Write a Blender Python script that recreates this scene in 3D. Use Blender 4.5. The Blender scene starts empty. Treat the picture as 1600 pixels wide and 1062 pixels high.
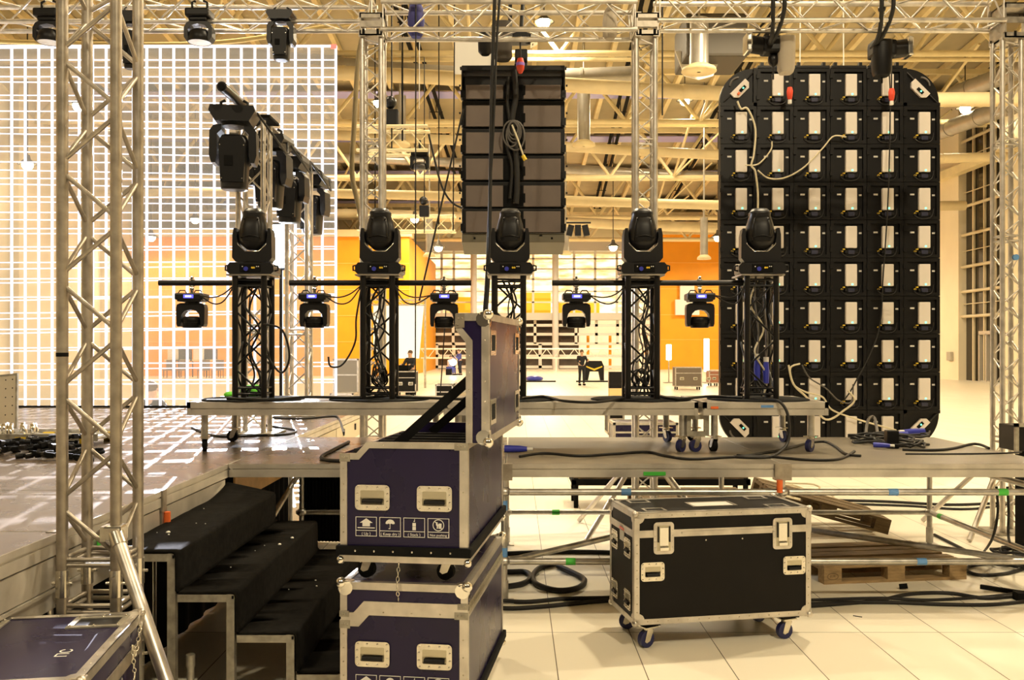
import bpy, bmesh, math, random
from mathutils import Vector as V, Matrix as Mx
R = math.radians; PI = math.pi
random.seed(7)
SC = bpy.context.scene; COL = SC.collection

# ------------------------------------------------------------------ camera, world, big lights, exposure
EYE = 1.84; FOC = 1440.0; VX, VY = 805.0, 543.0     # horizon height, focal length in px, vanishing point
cd = bpy.data.cameras.new('camera'); cam = bpy.data.objects.new('camera', cd); COL.objects.link(cam)
cam.location = (0, 0, EYE); cam.rotation_euler = (R(90), 0, 0)
cd.sensor_width = 36.0; cd.lens = 36.0 * FOC / 1600.0
cd.shift_x = -(VX - 800) / 1600.0; cd.shift_y = (VY - 531) / 1600.0
cd.clip_end = 400; SC.camera = cam
SC.view_settings.view_transform = 'Standard'; SC.view_settings.look = 'None'
SC.view_settings.exposure = -0.03; SC.view_settings.gamma = 1.0
try: SC.view_settings.use_curve_mapping = False
except Exception: pass
W = bpy.data.worlds.new('hall_dark'); SC.world = W; W.use_nodes = True
W.node_tree.nodes['Background'].inputs[0].default_value = (1.0, 0.74, 0.42, 1)
W.node_tree.nodes['Background'].inputs[1].default_value = 0.09
WARM = (1.0, 0.83, 0.56)
def lamp(kind, loc, power, col=WARM, size=0.25, name='unseen_hall_light', rot=None):
    d = bpy.data.lights.new(name, kind); d.energy = power; d.color = col
    if kind == 'AREA': d.shape = 'RECTANGLE'; d.size, d.size_y = size
    else: d.shadow_soft_size = size
    o = bpy.data.objects.new(name, d); COL.objects.link(o); o.location = loc
    if rot: o.rotation_euler = rot
    return o
# lamps of the near bays of the hall (above and behind the frame)
def downlight(x, y, z, p, name='unseen_hall_light', ang=166):
    o = lamp('SPOT', (x, y, z), p, size=.25, name=name); o.data.spot_size = R(ang); o.data.spot_blend = .25; return o
for x, y, z, p in ((5, -5, 12, 4600), (-7, -5, 12, 2200), (4, 10, 13.5, 3600), (13, 12, 14, 4600), (-7, 14, 14.5, 3000), (-1, 21, 15, 5200), (9, 27, 15, 4800), (17, 30, 15, 3600)):
    downlight(x, y, z, p)

# ------------------------------------------------------------------ helpers
def P(px, py, Y): return V(((px - VX) * Y / FOC, Y, EYE - (py - VY) * Y / FOC))
def tag(o, label, cat, group=None, kind=None):
    o['label'] = label; o['category'] = cat
    if group: o['group'] = group
    if kind: o['kind'] = kind
    return o
def thing(name, label, cat, loc=(0, 0, 0), rz=0, group=None, kind=None):
    o = bpy.data.objects.new(name, None); COL.objects.link(o); o.empty_display_size = .1
    o.location = loc; o.rotation_euler = (0, 0, rz)
    return tag(o, label, cat, group, kind)
def copy_tree(o, loc=None, parent=None, rz=None, label=None):
    c = o.copy(); COL.objects.link(c); c.parent = parent
    if loc is not None: c.location = loc
    if rz is not None: c.rotation_euler = (0, 0, rz)
    if label: c['label'] = label
    for ch in list(o.children): copy_tree(ch, parent=c)
    return c
class G:
    """collects shapes and links them as one mesh object"""
    def __init__(s): s.v = []; s.f = []; s.s = []; s.M = Mx()
    def add(s, vs, fs, smooth=False, M=None):
        b = len(s.v); T = s.M @ M if M is not None else s.M
        s.v += [T @ V(p) for p in vs]; s.f += [[b + i for i in f] for f in fs]; s.s += [smooth] * len(fs); return s
    def box(s, c, d, M=None, ch=0.0):
        x, y, z = c; a, b, e = d[0] / 2, d[1] / 2, d[2] / 2
        if ch <= 0:
            vs = [(x + i * a, y + j * b, z + k * e) for k in (-1, 1) for j in (-1, 1) for i in (-1, 1)]
            return s.add(vs, [(0, 2, 3, 1), (4, 5, 7, 6), (0, 1, 5, 4), (2, 6, 7, 3), (0, 4, 6, 2), (1, 3, 7, 5)], M=M)
        ch = min(ch, a * .9, b * .9, e * .9)
        bm = bmesh.new(); bmesh.ops.create_cube(bm, size=1)
        for q in bm.verts: q.co = V((x + q.co.x * d[0], y + q.co.y * d[1], z + q.co.z * d[2]))
        bmesh.ops.bevel(bm, geom=bm.edges[:], offset=ch, segments=2, affect='EDGES', profile=.6)
        return s.bm(bm, M)
    def bm(s, bm, M=None, smooth=False):
        bm.verts.index_update()
        s.add([q.co.copy() for q in bm.verts], [[q.index for q in f.verts] for f in bm.faces], smooth, M); bm.free(); return s
    def bx(s, p0, p1, M=None, ch=0.0):
        return s.box([(a + b) / 2 for a, b in zip(p0, p1)], [abs(b - a) for a, b in zip(p0, p1)], M, ch)
    def cyl(s, a, b, r, n=12, r2=None, M=None, smooth=True):
        a, b = V(a), V(b); d = (b - a)
        if d.length < 1e-6: return s
        d.normalize(); u = d.orthogonal().normalized(); w = d.cross(u); r2 = r if r2 is None else r2
        vs = []
        for p, q in ((a, r), (b, r2)):
            vs += [p + (u * math.cos(2 * PI * i / n) + w * math.sin(2 * PI * i / n)) * q for i in range(n)]
        s.add(vs, [(i, (i + 1) % n, n + (i + 1) % n, n + i) for i in range(n)], smooth, M)
        return s.add(vs, [list(range(n - 1, -1, -1)), list(range(n, 2 * n))], False, M)
    def tube(s, pts, r, n=8, M=None, closed=False):
        pts = [V(p) for p in pts]; m = len(pts); vs = []; u = None
        for i, p in enumerate(pts):
            if closed: t = pts[(i + 1) % m] - pts[i - 1]
            else: t = pts[min(i + 1, m - 1)] - pts[max(i - 1, 0)]
            if t.length < 1e-7: t = V((0, 0, 1))
            t.normalize()
            u = t.orthogonal().normalized() if u is None else (u - t * u.dot(t))
            if u.length < 1e-5: u = t.orthogonal()
            u.normalize(); w = t.cross(u)
            vs += [p + (u * math.cos(2 * PI * k / n) + w * math.sin(2 * PI * k / n)) * r for k in range(n)]
        fs = []
        for i in range(m if closed else m - 1):
            j = (i + 1) % m
            fs += [(i * n + k, i * n + (k + 1) % n, j * n + (k + 1) % n, j * n + k) for k in range(n)]
        s.add(vs, fs, True, M)
        if not closed: s.add(vs, [list(range(n - 1, -1, -1)), list(range((m - 1) * n, m * n))], False, M)
        return s
    def prism(s, poly, t0, t1, ax='y', M=None):
        """2-D polygon extruded along an axis: ax 'y' -> (x,z), 'x' -> (y,z), 'z' -> (x,y)"""
        def q(p, t): return {'y': (p[0], t, p[1]), 'x': (t, p[0], p[1]), 'z': (p[0], p[1], t)}[ax]
        n = len(poly); vs = [q(p, t0) for p in poly] + [q(p, t1) for p in poly]
        fs = [list(range(n)), list(range(2 * n - 1, n - 1, -1))] + [(i, n + i, n + (i + 1) % n, (i + 1) % n) for i in range(n)]
        bm = bmesh.new(); vv = [bm.verts.new(p) for p in vs]
        for f in fs: bm.faces.new([vv[i] for i in f])
        bmesh.ops.recalc_face_normals(bm, faces=bm.faces[:]); return s.bm(bm, M)
    def loft(s, secs, n=24, M=None):
        """superellipse sections (z, half_x, half_y, power, y_offset) stacked along z"""
        vs = []
        for z, a, b, e, yo in secs:
            for i in range(n):
                t = 2 * PI * i / n; c, d = math.cos(t), math.sin(t)
                vs.append((a * math.copysign(abs(c) ** (2 / e), c), yo + b * math.copysign(abs(d) ** (2 / e), d), z))
        m = len(secs); fs = [(j * n + i, j * n + (i + 1) % n, (j + 1) * n + (i + 1) % n, (j + 1) * n + i) for j in range(m - 1) for i in range(n)]
        s.add(vs, fs, True, M); return s.add(vs, [list(range(n - 1, -1, -1)), list(range((m - 1) * n, m * n))], False, M)
    def lathe(s, prof, n=20, M=None, c=(0, 0, 0)):
        vs = [(c[0] + r * math.cos(2 * PI * i / n), c[1] + r * math.sin(2 * PI * i / n), c[2] + z) for r, z in prof for i in range(n)]
        return s.add(vs, [(j * n + i, j * n + (i + 1) % n, (j + 1) * n + (i + 1) % n, (j + 1) * n + i) for j in range(len(prof) - 1) for i in range(n)], True, M)
    def ball(s, c, r, n=12, M=None, sz=1.0):
        return s.lathe([(max(1e-4, r * math.sin(PI * k / 8)), -r * sz * math.cos(PI * k / 8)) for k in range(9)], n, M, c)
    def obj(s, name, mat, parent=None, label=None, loc=None):
        me = bpy.data.meshes.new(name); me.from_pydata([tuple(p) for p in s.v], [], s.f); me.validate()
        if len(me.polygons) == len(s.s): me.polygons.foreach_set('use_smooth', s.s)
        me.materials.append(mat); o = bpy.data.objects.new(name, me); COL.objects.link(o)
        if parent: o.parent = parent
        if loc: o.location = loc
        if label: o['label'] = label
        return o
def ring(x0, x1, z0, z1, w):
    """outer/inner rectangles for a flat frame drawn as four bars"""
    return [((x0, z0), (x1, z0 + w)), ((x0, z1 - w), (x1, z1)), ((x0, z0 + w), (x0 + w, z1 - w)), ((x1 - w, z0 + w), (x1, z1 - w))]
def spline(pts, k=8):
    pts = [V(p) for p in pts]; out = []; m = len(pts)
    for i in range(m - 1):
        a, b, c, d = pts[max(i - 1, 0)], pts[i], pts[i + 1], pts[min(i + 2, m - 1)]
        for j in range(k):
            t = j / k
            out.append(.5 * (2 * b + (c - a) * t + (2 * a - 5 * b + 4 * c - d) * t * t + (3 * b - a - 3 * c + d) * t ** 3))
    return out + [pts[-1]]
def rot_to(d):
    return V(d).to_track_quat('Z', 'Y').to_matrix().to_4x4()
def text_mesh(s, size, mat, parent, M, name='lettering', depth=.0006, align='CENTER'):
    cu = bpy.data.curves.new(name, 'FONT'); cu.body = s; cu.size = size; cu.align_x = align; cu.align_y = 'CENTER'; cu.extrude = depth; cu.resolution_u = 3
    t = bpy.data.objects.new('t', cu); COL.objects.link(t); dg = bpy.context.evaluated_depsgraph_get()
    me = bpy.data.meshes.new_from_object(t.evaluated_get(dg)); bpy.data.objects.remove(t)
    me.materials.clear(); me.materials.append(mat); o = bpy.data.objects.new(name, me); COL.objects.link(o)
    o.parent = parent; o.matrix_local = M; return o

# ------------------------------------------------------------------ materials
def mat(name, col, rough=.5, metal=0.0, var=0.0, vs=6.0, bump=0.0, bs=40.0, emit=None, est=0.0, spec=.5, rv=0.0, var2=None, stretch=None):
    m = bpy.data.materials.new(name); m.use_nodes = True; nt = m.node_tree; b = nt.nodes['Principled BSDF']; L = nt.links
    b.inputs['Base Color'].default_value = (*col, 1); b.inputs['Roughness'].default_value = rough; b.inputs['Metallic'].default_value = metal
    b.inputs['Specular IOR Level'].default_value = spec
    if emit: b.inputs['Emission Color'].default_value = (*emit, 1); b.inputs['Emission Strength'].default_value = est
    tc = nt.nodes.new('ShaderNodeTexCoord'); src = tc.outputs['Object']
    if stretch:
        mp = nt.nodes.new('ShaderNodeMapping'); mp.inputs['Scale'].default_value = stretch; L.new(src, mp.inputs[0]); src = mp.outputs[0]
    if var or rv:
        n = nt.nodes.new('ShaderNodeTexNoise'); n.inputs['Scale'].default_value = vs; n.inputs['Detail'].default_value = 5; L.new(src, n.inputs[0])
        if var:
            r = nt.nodes.new('ShaderNodeValToRGB'); r.color_ramp.elements[0].position = .3; r.color_ramp.elements[1].position = .7
            lo = var2 or tuple(c * (1 - var) for c in col); r.color_ramp.elements[0].color = (*lo, 1); r.color_ramp.elements[1].color = (*[min(1, c * (1 + var * .5)) for c in col], 1)
            L.new(n.outputs[0], r.inputs[0]); L.new(r.outputs[0], b.inputs['Base Color'])
        if rv:
            q = nt.nodes.new('ShaderNodeMapRange'); q.inputs[3].default_value = max(.02, rough - rv); q.inputs[4].default_value = min(1, rough + rv)
            L.new(n.outputs[0], q.inputs[0]); L.new(q.outputs[0], b.inputs['Roughness'])
    if bump:
        n2 = nt.nodes.new('ShaderNodeTexNoise'); n2.inputs['Scale'].default_value = bs; L.new(src, n2.inputs[0])
        bp = nt.nodes.new('ShaderNodeBump'); bp.inputs['Strength'].default_value = bump; bp.inputs['Distance'].default_value = .01
        L.new(n2.outputs[0], bp.inputs['Height']); L.new(bp.outputs[0], b.inputs['Normal'])
    return m
ALU = mat('aluminium', (.66, .62, .56), .38, .9, .25, 9, rv=.12)
ALU_DIRTY = mat('aluminium_weathered', (.40, .355, .29), .42, .75, .3, 14, rv=.1)
DECKALU = mat('deck_profile', (.60, .56, .49), .45, .55, .22, 5, rv=.1)
STEEL = mat('galvanised_tube', (.58, .56, .52), .35, .85, .3, 12, rv=.1)
CHROME = mat('chrome', (.8, .78, .72), .16, 1.0)
ZINC = mat('zinc_hardware', (.74, .70, .60), .25, .95, .15, 20)
BLK = mat('black_plastic', (.0045, .004, .004), .42, spec=.28)
BLKHEAD = mat('black_housing', (.009, .0085, .009), .38, spec=.35, bump=.02, bs=200)
BLKMET = mat('black_truss_paint', (.007, .0065, .0065), .35, .2, spec=.4, rv=.1)
BLKMATTE = mat('black_matte', (.006, .006, .006), .85, spec=.15)
RUB = mat('cable_rubber', (.014, .013, .012), .55, spec=.35)
RUBG = mat('grey_cable', (.10, .09, .08), .5)
CREAMCABLE = mat('cream_cable', (.62, .55, .38), .5)
PURPLE = mat('purple_laminate', (.012, .007, .042), .28, var=.25, vs=3, rv=.06, spec=.33)
BLACKLAM = mat('black_laminate', (.006, .005, .0045), .5, var=.3, vs=4, spec=.2)
CARPET = mat('black_carpet', (.0095, .0085, .007), .95, var=.45, vs=25, bump=.5, bs=350, spec=.06)
FLECK = mat('white_scraps', (.7, .68, .6), .7)
WOOD = mat('pallet_wood', (.36, .24, .11), .75, var=.4, vs=8, bump=.25, bs=30, stretch=(1, 6, 6))
WOODDK = mat('pallet_wood_dark', (.17, .115, .055), .8, var=.4, vs=8, bump=.25, bs=30, stretch=(1, 6, 6))
DECKTOP = mat('deck_plywood', (.145, .108, .075), .28, var=.25, vs=4, rv=.08, spec=.35, bump=.03, bs=120)
DECKTOP2 = mat('deck_plywood_worn', (.21, .18, .135), .42, var=.3, vs=5, rv=.1, bump=.05, bs=90)
RISERTOP = mat('riser_top', (.24, .20, .15), .4, var=.25, vs=6)
WHITEBOX = mat('white_power_box', (.72, .66, .60), .45)
WHITE = mat('white_paint', (.82, .79, .72), .5)
LABEL = mat('white_label', (.75, .73, .68), .5)
PRINT = mat('white_print', (.80, .78, .74), .6)
GREENTAPE = mat('green_tape', (.06, .48, .05), .5)
BLUETAPE = mat('blue_tape', (.12, .30, .62), .5)
ORANGETAPE = mat('orange_strap', (.85, .16, .03), .5)
BLUEPLUG = mat('blue_connector', (.035, .045, .40), .35)
REDPLUG = mat('red_connector', (.75, .07, .03), .35)
YELLOW = mat('yellow_plastic', (.80, .55, .03), .45)
BLUEWHEEL = mat('blue_wheel', (.015, .018, .09), .45)
GREENLED = mat('green_indicator', (.1, .8, .4), .4, emit=(.15, 1, .5), est=3)
BLUELCD = mat('blue_display', (.05, .05, .6), .3, emit=(.10, .10, 1), est=2.2)
BLUETXT = mat('display_digits', (.7, .7, 1), .3, emit=(.75, .75, 1), est=4)
GREENVEST = mat('green_vest', (.16, .75, .04), .6)
GRILLE = mat('speaker_grille', (.17, .135, .115), .6, var=.12, vs=3, spec=.35)
CHAINBAG = mat('grey_canvas', (.075, .065, .055), .8, bump=.4, bs=12)
BAGLIGHT = mat('pale_canvas', (.46, .40, .31), .85, bump=.4, bs=12)
BLUEBAG = mat('blue_canvas', (.05, .05, .20), .8, bump=.3, bs=14)
STEELPAINT = mat('stair_frame_steel', (.40, .37, .30), .5, .5, .35, 18)
ROOFCREAM = mat('roof_steel_paint', (.80, .68, .40), .5, var=.08, vs=2)
DUCT = mat('duct_paint', (.72, .60, .36), .45, var=.1, vs=1.5)
DUCTGREY = mat('duct_galvanised', (.42, .40, .36), .35, .5, .15, 2)
ROOFDECK = mat('roof_sheet', (.50, .43, .28), .6, var=.1, vs=1)
DARKDUCT = mat('dark_plant', (.06, .05, .035), .6)
SKYL = mat('skylight_glazing', (.45, .45, .95), .25)
CREAMWALL = mat('cream_wall', (.82, .72, .52), .6, var=.06, vs=.6)
ORANGE = mat('orange_wall', (.90, .36, .008), .55, var=.06, vs=.8)
MULL = mat('white_mullion', (.74, .72, .66), .5)
NIGHTGLASS = mat('night_glass', (.035, .026, .016), .08, spec=.6, var=.4, vs=.4)
BROWNGLASS = mat('brown_glass', (.15, .10, .065), .12, spec=.6, var=.4, vs=.5)
SKIN = mat('skin', (.62, .38, .25), .55)
CLOTHDK = mat('dark_cloth', (.016, .017, .022), .85)
CLOTHBLUE = mat('blue_cloth', (.05, .06, .22), .8)
HAIR = mat('brown_hair', (.10, .06, .035), .8)
# ------------------------------------------------------------------ the hall
def struct(name, g, m, label, cat):
    return tag(g.obj(name, m), label, cat, kind='structure')
def floor_mat():
    m = mat('floor_tiles', (.86, .80, .66), .16, spec=.5); nt = m.node_tree; L = nt.links; b = nt.nodes['Principled BSDF']
    tc = nt.nodes.new('ShaderNodeTexCoord'); mp = nt.nodes.new('ShaderNodeMapping'); mp.inputs['Location'].default_value = (-.24 + 20, -5.96 + 30, 0)
    br = nt.nodes.new('ShaderNodeTexBrick'); br.offset = 0; br.inputs['Scale'].default_value = 1; br.inputs['Mortar Size'].default_value = .003
    br.inputs['Brick Width'].default_value = .5; br.inputs['Row Height'].default_value = 1.5; br.inputs['Mortar Smooth'].default_value = .1
    br.inputs['Color1'].default_value = (.86, .80, .66, 1); br.inputs['Color2'].default_value = (.83, .77, .63, 1); br.inputs['Mortar'].default_value = (.10, .07, .035, 1)
    L.new(tc.outputs['Object'], mp.inputs[0]); L.new(mp.outputs[0], br.inputs[0]); L.new(br.outputs[0], b.inputs['Base Color'])
    n = nt.nodes.new('ShaderNodeTexNoise'); n.inputs['Scale'].default_value = 1.3; L.new(tc.outputs['Object'], n.inputs[0])
    q = nt.nodes.new('ShaderNodeMapRange'); q.inputs[3].default_value = .28; q.inputs[4].default_value = .45; L.new(n.outputs[0], q.inputs[0]); L.new(q.outputs[0], b.inputs['Roughness'])
    return m
struct('floor', G().bx((-26, -8, -.05), (26, 88, 0)), floor_mat(), 'glossy cream tiled hall floor with dark joints', 'floor')

# ribbed sheet roof falling towards the far end
def roofz(Y): return 19.5 - max(0, Y - 20) * .085
g = G(); Y = -8.0; vs = []; k = 0
while Y < 88:
    vs += [(-26, Y, roofz(Y) + (0.12 if k % 2 else 0)), (26, Y, roofz(Y) + (0.12 if k % 2 else 0))]
    Y += .12 if k % 2 == 0 else .28; k += 1
g.add(vs, [(2 * i, 2 * i + 1, 2 * i + 3, 2 * i + 2) for i in range(len(vs) // 2 - 1)])
struct('ceiling', g, ROOFDECK, 'ribbed yellowish sheet metal roof of the hall', 'ceiling')

# walls
struct('wall_left', G().bx((-25.4, -8, 0), (-25, 88, 19.4)), CREAMWALL, 'tall cream side wall seen through the grid screen', 'wall')
g = G()
for y in (45.5, 50.5, 55.5): g.bx((-25, y, 0), (-24.5, y + .9, 15))
struct('trim_1', g, CREAMWALL, 'cream wall columns behind the grid screen', 'column')
struct('wall_far_left', G().bx((-25, 60, 0), (-6.9, 60.4, 9.05)), ORANGE, 'long orange block wall behind grid screen', 'wall')
struct('wall_far_right', G().bx((12.3, 78, 0), (25.2, 78.4, 11.4)), ORANGE, 'orange block wall beside black panel wall', 'wall')
g = G()
for a, b, y, zs in ((-25, -6.9, 60, (2.2, 3.9, 5.6, 7.3)), (12.3, 25.2, 78, (2.5, 4.6, 6.8, 9))):
    for z in zs: g.bx((a, y - .03, z), (b, y, z + .05))
struct('trim_2', g, mat('orange_joint', (.95, .50, .10), .5), 'pale joints of the orange walls', 'trim')
struct('trim_3', G().bx((-25, 59.7, 9.05), (-6.7, 61, 9.5)).bx((12.1, 77.7, 11.4), (25.2, 79, 11.8)), ROOFCREAM, 'pale edge beams above the orange walls', 'beam')
struct('wall_recess_left', G().bx((-7.3, 60.4, 0), (-6.9, 80, 9.05)), ORANGE, 'orange side of the glazed recess', 'wall')
struct('wall_recess_right', G().bx((12.5, 78.4, 0), (12.9, 86, 11.4)), CREAMWALL, 'cream side of the glazed recess', 'wall')
struct('wall_far', G().bx((-25, 86, 0), (25.5, 86.4, 14.5)), CREAMWALL, 'far end wall high above the glazing', 'wall')
# glazed front between the orange walls: lit rooms behind a white grid
FY = 80.0; sF = FOC / FY
def FX(px): return (px - VX) / sF
def FZ(py): return EYE - (py - VY) / sF
def lit_mat():
    m = bpy.data.materials.new('lit_rooms'); m.use_nodes = True; nt = m.node_tree; L = nt.links; b = nt.nodes['Principled BSDF']
    tc = nt.nodes.new('ShaderNodeTexCoord'); mp = nt.nodes.new('ShaderNodeMapping'); mp.inputs['Scale'].default_value = (.5, 1, 2.2); L.new(tc.outputs['Object'], mp.inputs[0])
    n = nt.nodes.new('ShaderNodeTexNoise'); n.inputs['Scale'].default_value = 1.1; n.inputs['Detail'].default_value = 6; L.new(mp.outputs[0], n.inputs[0])
    r = nt.nodes.new('ShaderNodeValToRGB'); e = r.color_ramp.elements; e[0].position = .36; e[0].color = (.62, .40, .13, 1); e[1].position = .66; e[1].color = (1.5, 1.3, .85, 1)
    L.new(n.outputs[0], r.inputs[0]); b.inputs['Base Color'].default_value = (.5, .4, .25, 1); L.new(r.outputs[0], b.inputs['Emission Color']); b.inputs['Emission Strength'].default_value = 1.5
    return m
z5 = FZ(489); ztop = FZ(392)
struct('window_1', G().bx((FX(655), FY + 2.5, z5), (FX(1032), FY + 2.6, ztop)), lit_mat(), 'brightly lit upper rooms behind the glazing', 'window')
g = G()
for a, b, zz0, zz1 in ((700, 735, 487, 462), (868, 940, 489, 470), (820, 862, 487, 455)): g.bx((FX(a), FY + 2.0, FZ(zz0)), (FX(b), FY + 2.4, FZ(zz1)))
struct('trim_4', g, mat('yellow_panels', (.9, .42, .02), .5, emit=(1, .45, .02), est=.8), 'orange counters inside the lit upper rooms', 'panel')
struct('window_2', G().bx((FX(655), FY + .6, 0), (FX(905), FY + .7, z5)), mat('ground_glass', (.09, .06, .04), .15, spec=.6, var=.5, vs=.6), 'brown ground floor glazing under the lit rooms', 'window')
struct('window_3', G().bx((FX(880), FY + 1.5, 0), (FX(1032), FY + 1.6, z5)), mat('lobby_wall', (.8, .68, .45), .5, emit=(1, .82, .5), est=.75), 'lit lobby behind ground floor glazing', 'window')
g = G()
for px in (655, 690, 709, 775, 803, 833, 897, 930, 964, 996, 1028): g.bx((FX(px) - .10, FY, z5), (FX(px) + .10, FY + .15, ztop))
for py in (404, 420, 436, 455, 472): g.bx((FX(655), FY, FZ(py) - .06), (FX(1032), FY + .12, FZ(py) + .06))
for py in (508, 522, 537, 556, 573): g.bx((FX(655), FY, FZ(py) - .12), (FX(1032), FY + .12, FZ(py) + .12))
for px in list(range(655, 872, 27)): g.bx((FX(px) - .14, FY, 0), (FX(px) + .14, FY + .14, FZ(537)))
for px in (655, 676, 708, 741, 800, 836, 900, 932, 965, 996, 1028): g.bx((FX(px) - .12, FY, FZ(537)), (FX(px) + .12, FY + .14, z5))
struct('trim_5', g, MULL, 'white mullion grid of the far glazing', 'mullions')
struct('trim_6', G().bx((FX(650), FY - .6, FZ(500)), (FX(1032), FY + .8, FZ(489))).bx((FX(650), FY - .3, ztop), (FX(1032), FY + .8, FZ(372))), MATGREY if 'MATGREY' in globals() else mat('slab_grey', (.58, .56, .50), .6), 'pale floor slab and head beam of the glazing', 'beam')
g = G()
for px in (741, 867): g.cyl((FX(px), FY - 1, 0), (FX(px), FY - 1, ztop + 1), .27, 16)
struct('trim_7', g, mat('column_grey', (.62, .62, .60), .45), 'round grey columns before the glazing', 'column')
g = G()
for i, px in enumerate((880, 920, 955, 985, 1012)): g.bx((FX(px) - .12, FY + .9, 0), (FX(px) + .12, FY + 1.1, FZ(520)))
struct('trim_8', g, ORANGE, 'orange posts inside the lit lobby', 'post')
# right side wall: cream piers, dark glazing with tube rails
struct('wall_right', G().bx((25.2, 52.4, 0), (25.7, 60, 18)).bx((25.9, 52.4, 0), (26.2, 88, 18)).bx((25.2, 44.6, 0), (25.9, 47.9, 18)).bx((25.4, -8, 0), (25.8, 44.6, 19)), CREAMWALL, 'tall cream side wall with piers beside dark glazing', 'wall')
struct('window_4', G().bx((25.65, 47.9, 0), (25.75, 52.4, 18)), NIGHTGLASS, 'tall dark night glazing between cream piers', 'window')
g = G()
for z in (3.6, 5.0, 6.4, 8.2, 9.8, 13.5, 15.0): g.cyl((25.4, 47.9, z), (25.4, 52.4, z), .09, 8)
for z in (4.3, 7.3, 10.6, 12.6): g.cyl((25.5, 47.9, z), (25.5, 52.4, z), .03, 6)
for y in (49.0, 50.1, 51.3): g.bx((25.5, y, 0), (25.62, y + .12, 18))
struct('trim_9', g, mat('rail_cream', (.62, .52, .34), .5), 'tube rails across the dark glazing', 'rail')
struct('trim_10', G().bx((24.7, 45, 11.6), (25.2, 60, 12.05)), ROOFCREAM, 'pale crane beam along the side wall', 'beam')
g = G().bx((25.45, 49.0, 0), (25.6, 50.5, .06)); 
for y in (48.95, 49.7, 50.45): g.bx((25.4, y, 0), (25.6, y + .1, 2.6))
g.bx((25.4, 48.95, 2.55), (25.6, 50.55, 2.75))
struct('door_1', g, mat('door_frame', (.55, .50, .42), .4, .3), 'glazed double door frame in the side wall', 'door')
tag(G().bx((25.02, 53.0, 1.1), (25.2, 53.5, 1.6), ch=.02).obj('junction_box', mat('box_grey', (.42, .38, .30), .5)), 'small grey junction box on the cream pier', 'junction box')

# roof steel: trusses and purlins
def roof_truss(Y, z, hgt, lab, n=13):
    g = G(); x0, x1 = -25, 25; w = (x1 - x0) / n
    g.cyl((x0, Y, z), (x1, Y, z), .14, 8).cyl((x0, Y + .9, z + .02), (x1, Y + .9, z + .02), .10, 8)
    g.bx((x0, Y + .3, z + hgt), (x1, Y + .6, z + hgt + .25))
    for i in range(n):
        a = x0 + i * w
        g.cyl((a, Y, z), (a + w / 2, Y + .4, z + hgt), .10, 6).cyl((a + w / 2, Y + .4, z + hgt), (a + w, Y, z), .10, 6)
        if i % 3 == 0: g.cyl((a, Y, z), (a, Y - 6, z + hgt * .8), .07, 6).cyl((a, Y, z), (a + 3, Y - 5, z + hgt), .06, 6)
    return struct('ceiling_truss', g, ROOFCREAM, lab, 'roof truss')
for i, (Y, z, h_) in enumerate(((40, 14.6, 2.6), (48, 13.6, 2.6), (56, 12.2, 2.8), (64, 10.9, 2.8), (72, 10.3, 2.6), (80, 11.2, 2.2))):
    roof_truss(Y, z, h_, 'cream tubular roof truss, number %s from the stage end' % ('one two three four five six'.split()[i]))
g = G()
for i in range(26):
    x = -25 + i * 2.0
    for a, b in ((28, 44), (44, 60), (60, 86)):
        g.add([(x - .12, a, roofz(a) - .35), (x + .12, a, roofz(a) - .35), (x + .12, b, roofz(b) - .35), (x - .12, b, roofz(b) - .35),
               (x - .12, a, roofz(a) - .02), (x + .12, a, roofz(a) - .02), (x + .12, b, roofz(b) - .02), (x - .12, b, roofz(b) - .02)],
              [(0, 1, 2, 3), (0, 4, 5, 1), (1, 5, 6, 2), (3, 2, 6, 7), (0, 3, 7, 4)])
struct('ceiling_purlin', g, ROOFCREAM, 'cream purlins running away under the roof sheets', 'purlins')
g = G()
for Y, d in ((52, 1.4), (60, 1.6), (68, 2.0), (77, 2.2)): g.bx((-25, Y, roofz(Y + d) - .40), (25, Y + d, roofz(Y + d) - .36))
struct('window_5', g, SKYL, 'bluish skylight strips between roof sheets', 'skylight')
# round ducts hung across the hall
def duct(py, Y, r, m, label, x0=-24.5, x1=24.4, sag=.25):
    z = P(800, py, Y).z
    pts = [(x0 + (x1 - x0) * i / 14, Y, z + sag * 2.5 * math.sin(i / 14 * PI * 1.5 + .6)) for i in range(15)]
    g = G().tube(pts, r, 14)
    for i in range(1, 14, 2): g.cyl(V(pts[i]) - V((.06, 0, 0)), V(pts[i]) + V((.06, 0, 0)), r * 1.06, 14)
    return tag(g.obj('air_duct', m), label, 'air duct', group=None)
duct(132, 38, .30, DUCT, 'round cream air duct passing just above the speaker stack top')
duct(228, 45, .24, DUCT, 'round cream air duct level with middle of black speaker stack')
duct(262, 58, .30, DUCTGREY, 'dull grey air duct level with middle of the speaker stack')
duct(312, 50, .26, DUCT, 'round cream air duct just above the moving head tops', sag=.15)
duct(345, 62, .34, DUCT, 'wide cream air duct low over the orange walls', sag=.2)
duct(100, 40, .42, DUCTGREY, 'thick grey air duct running close under the top truss', x0=-25, x1=5)
tag(G().bx((6.3, 34, 12.6), (8.6, 36.5, 14.2), ch=.1).obj('air_handler', DARKDUCT), 'dark boxy air handling unit under the roof above speakers', 'air handler')
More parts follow.
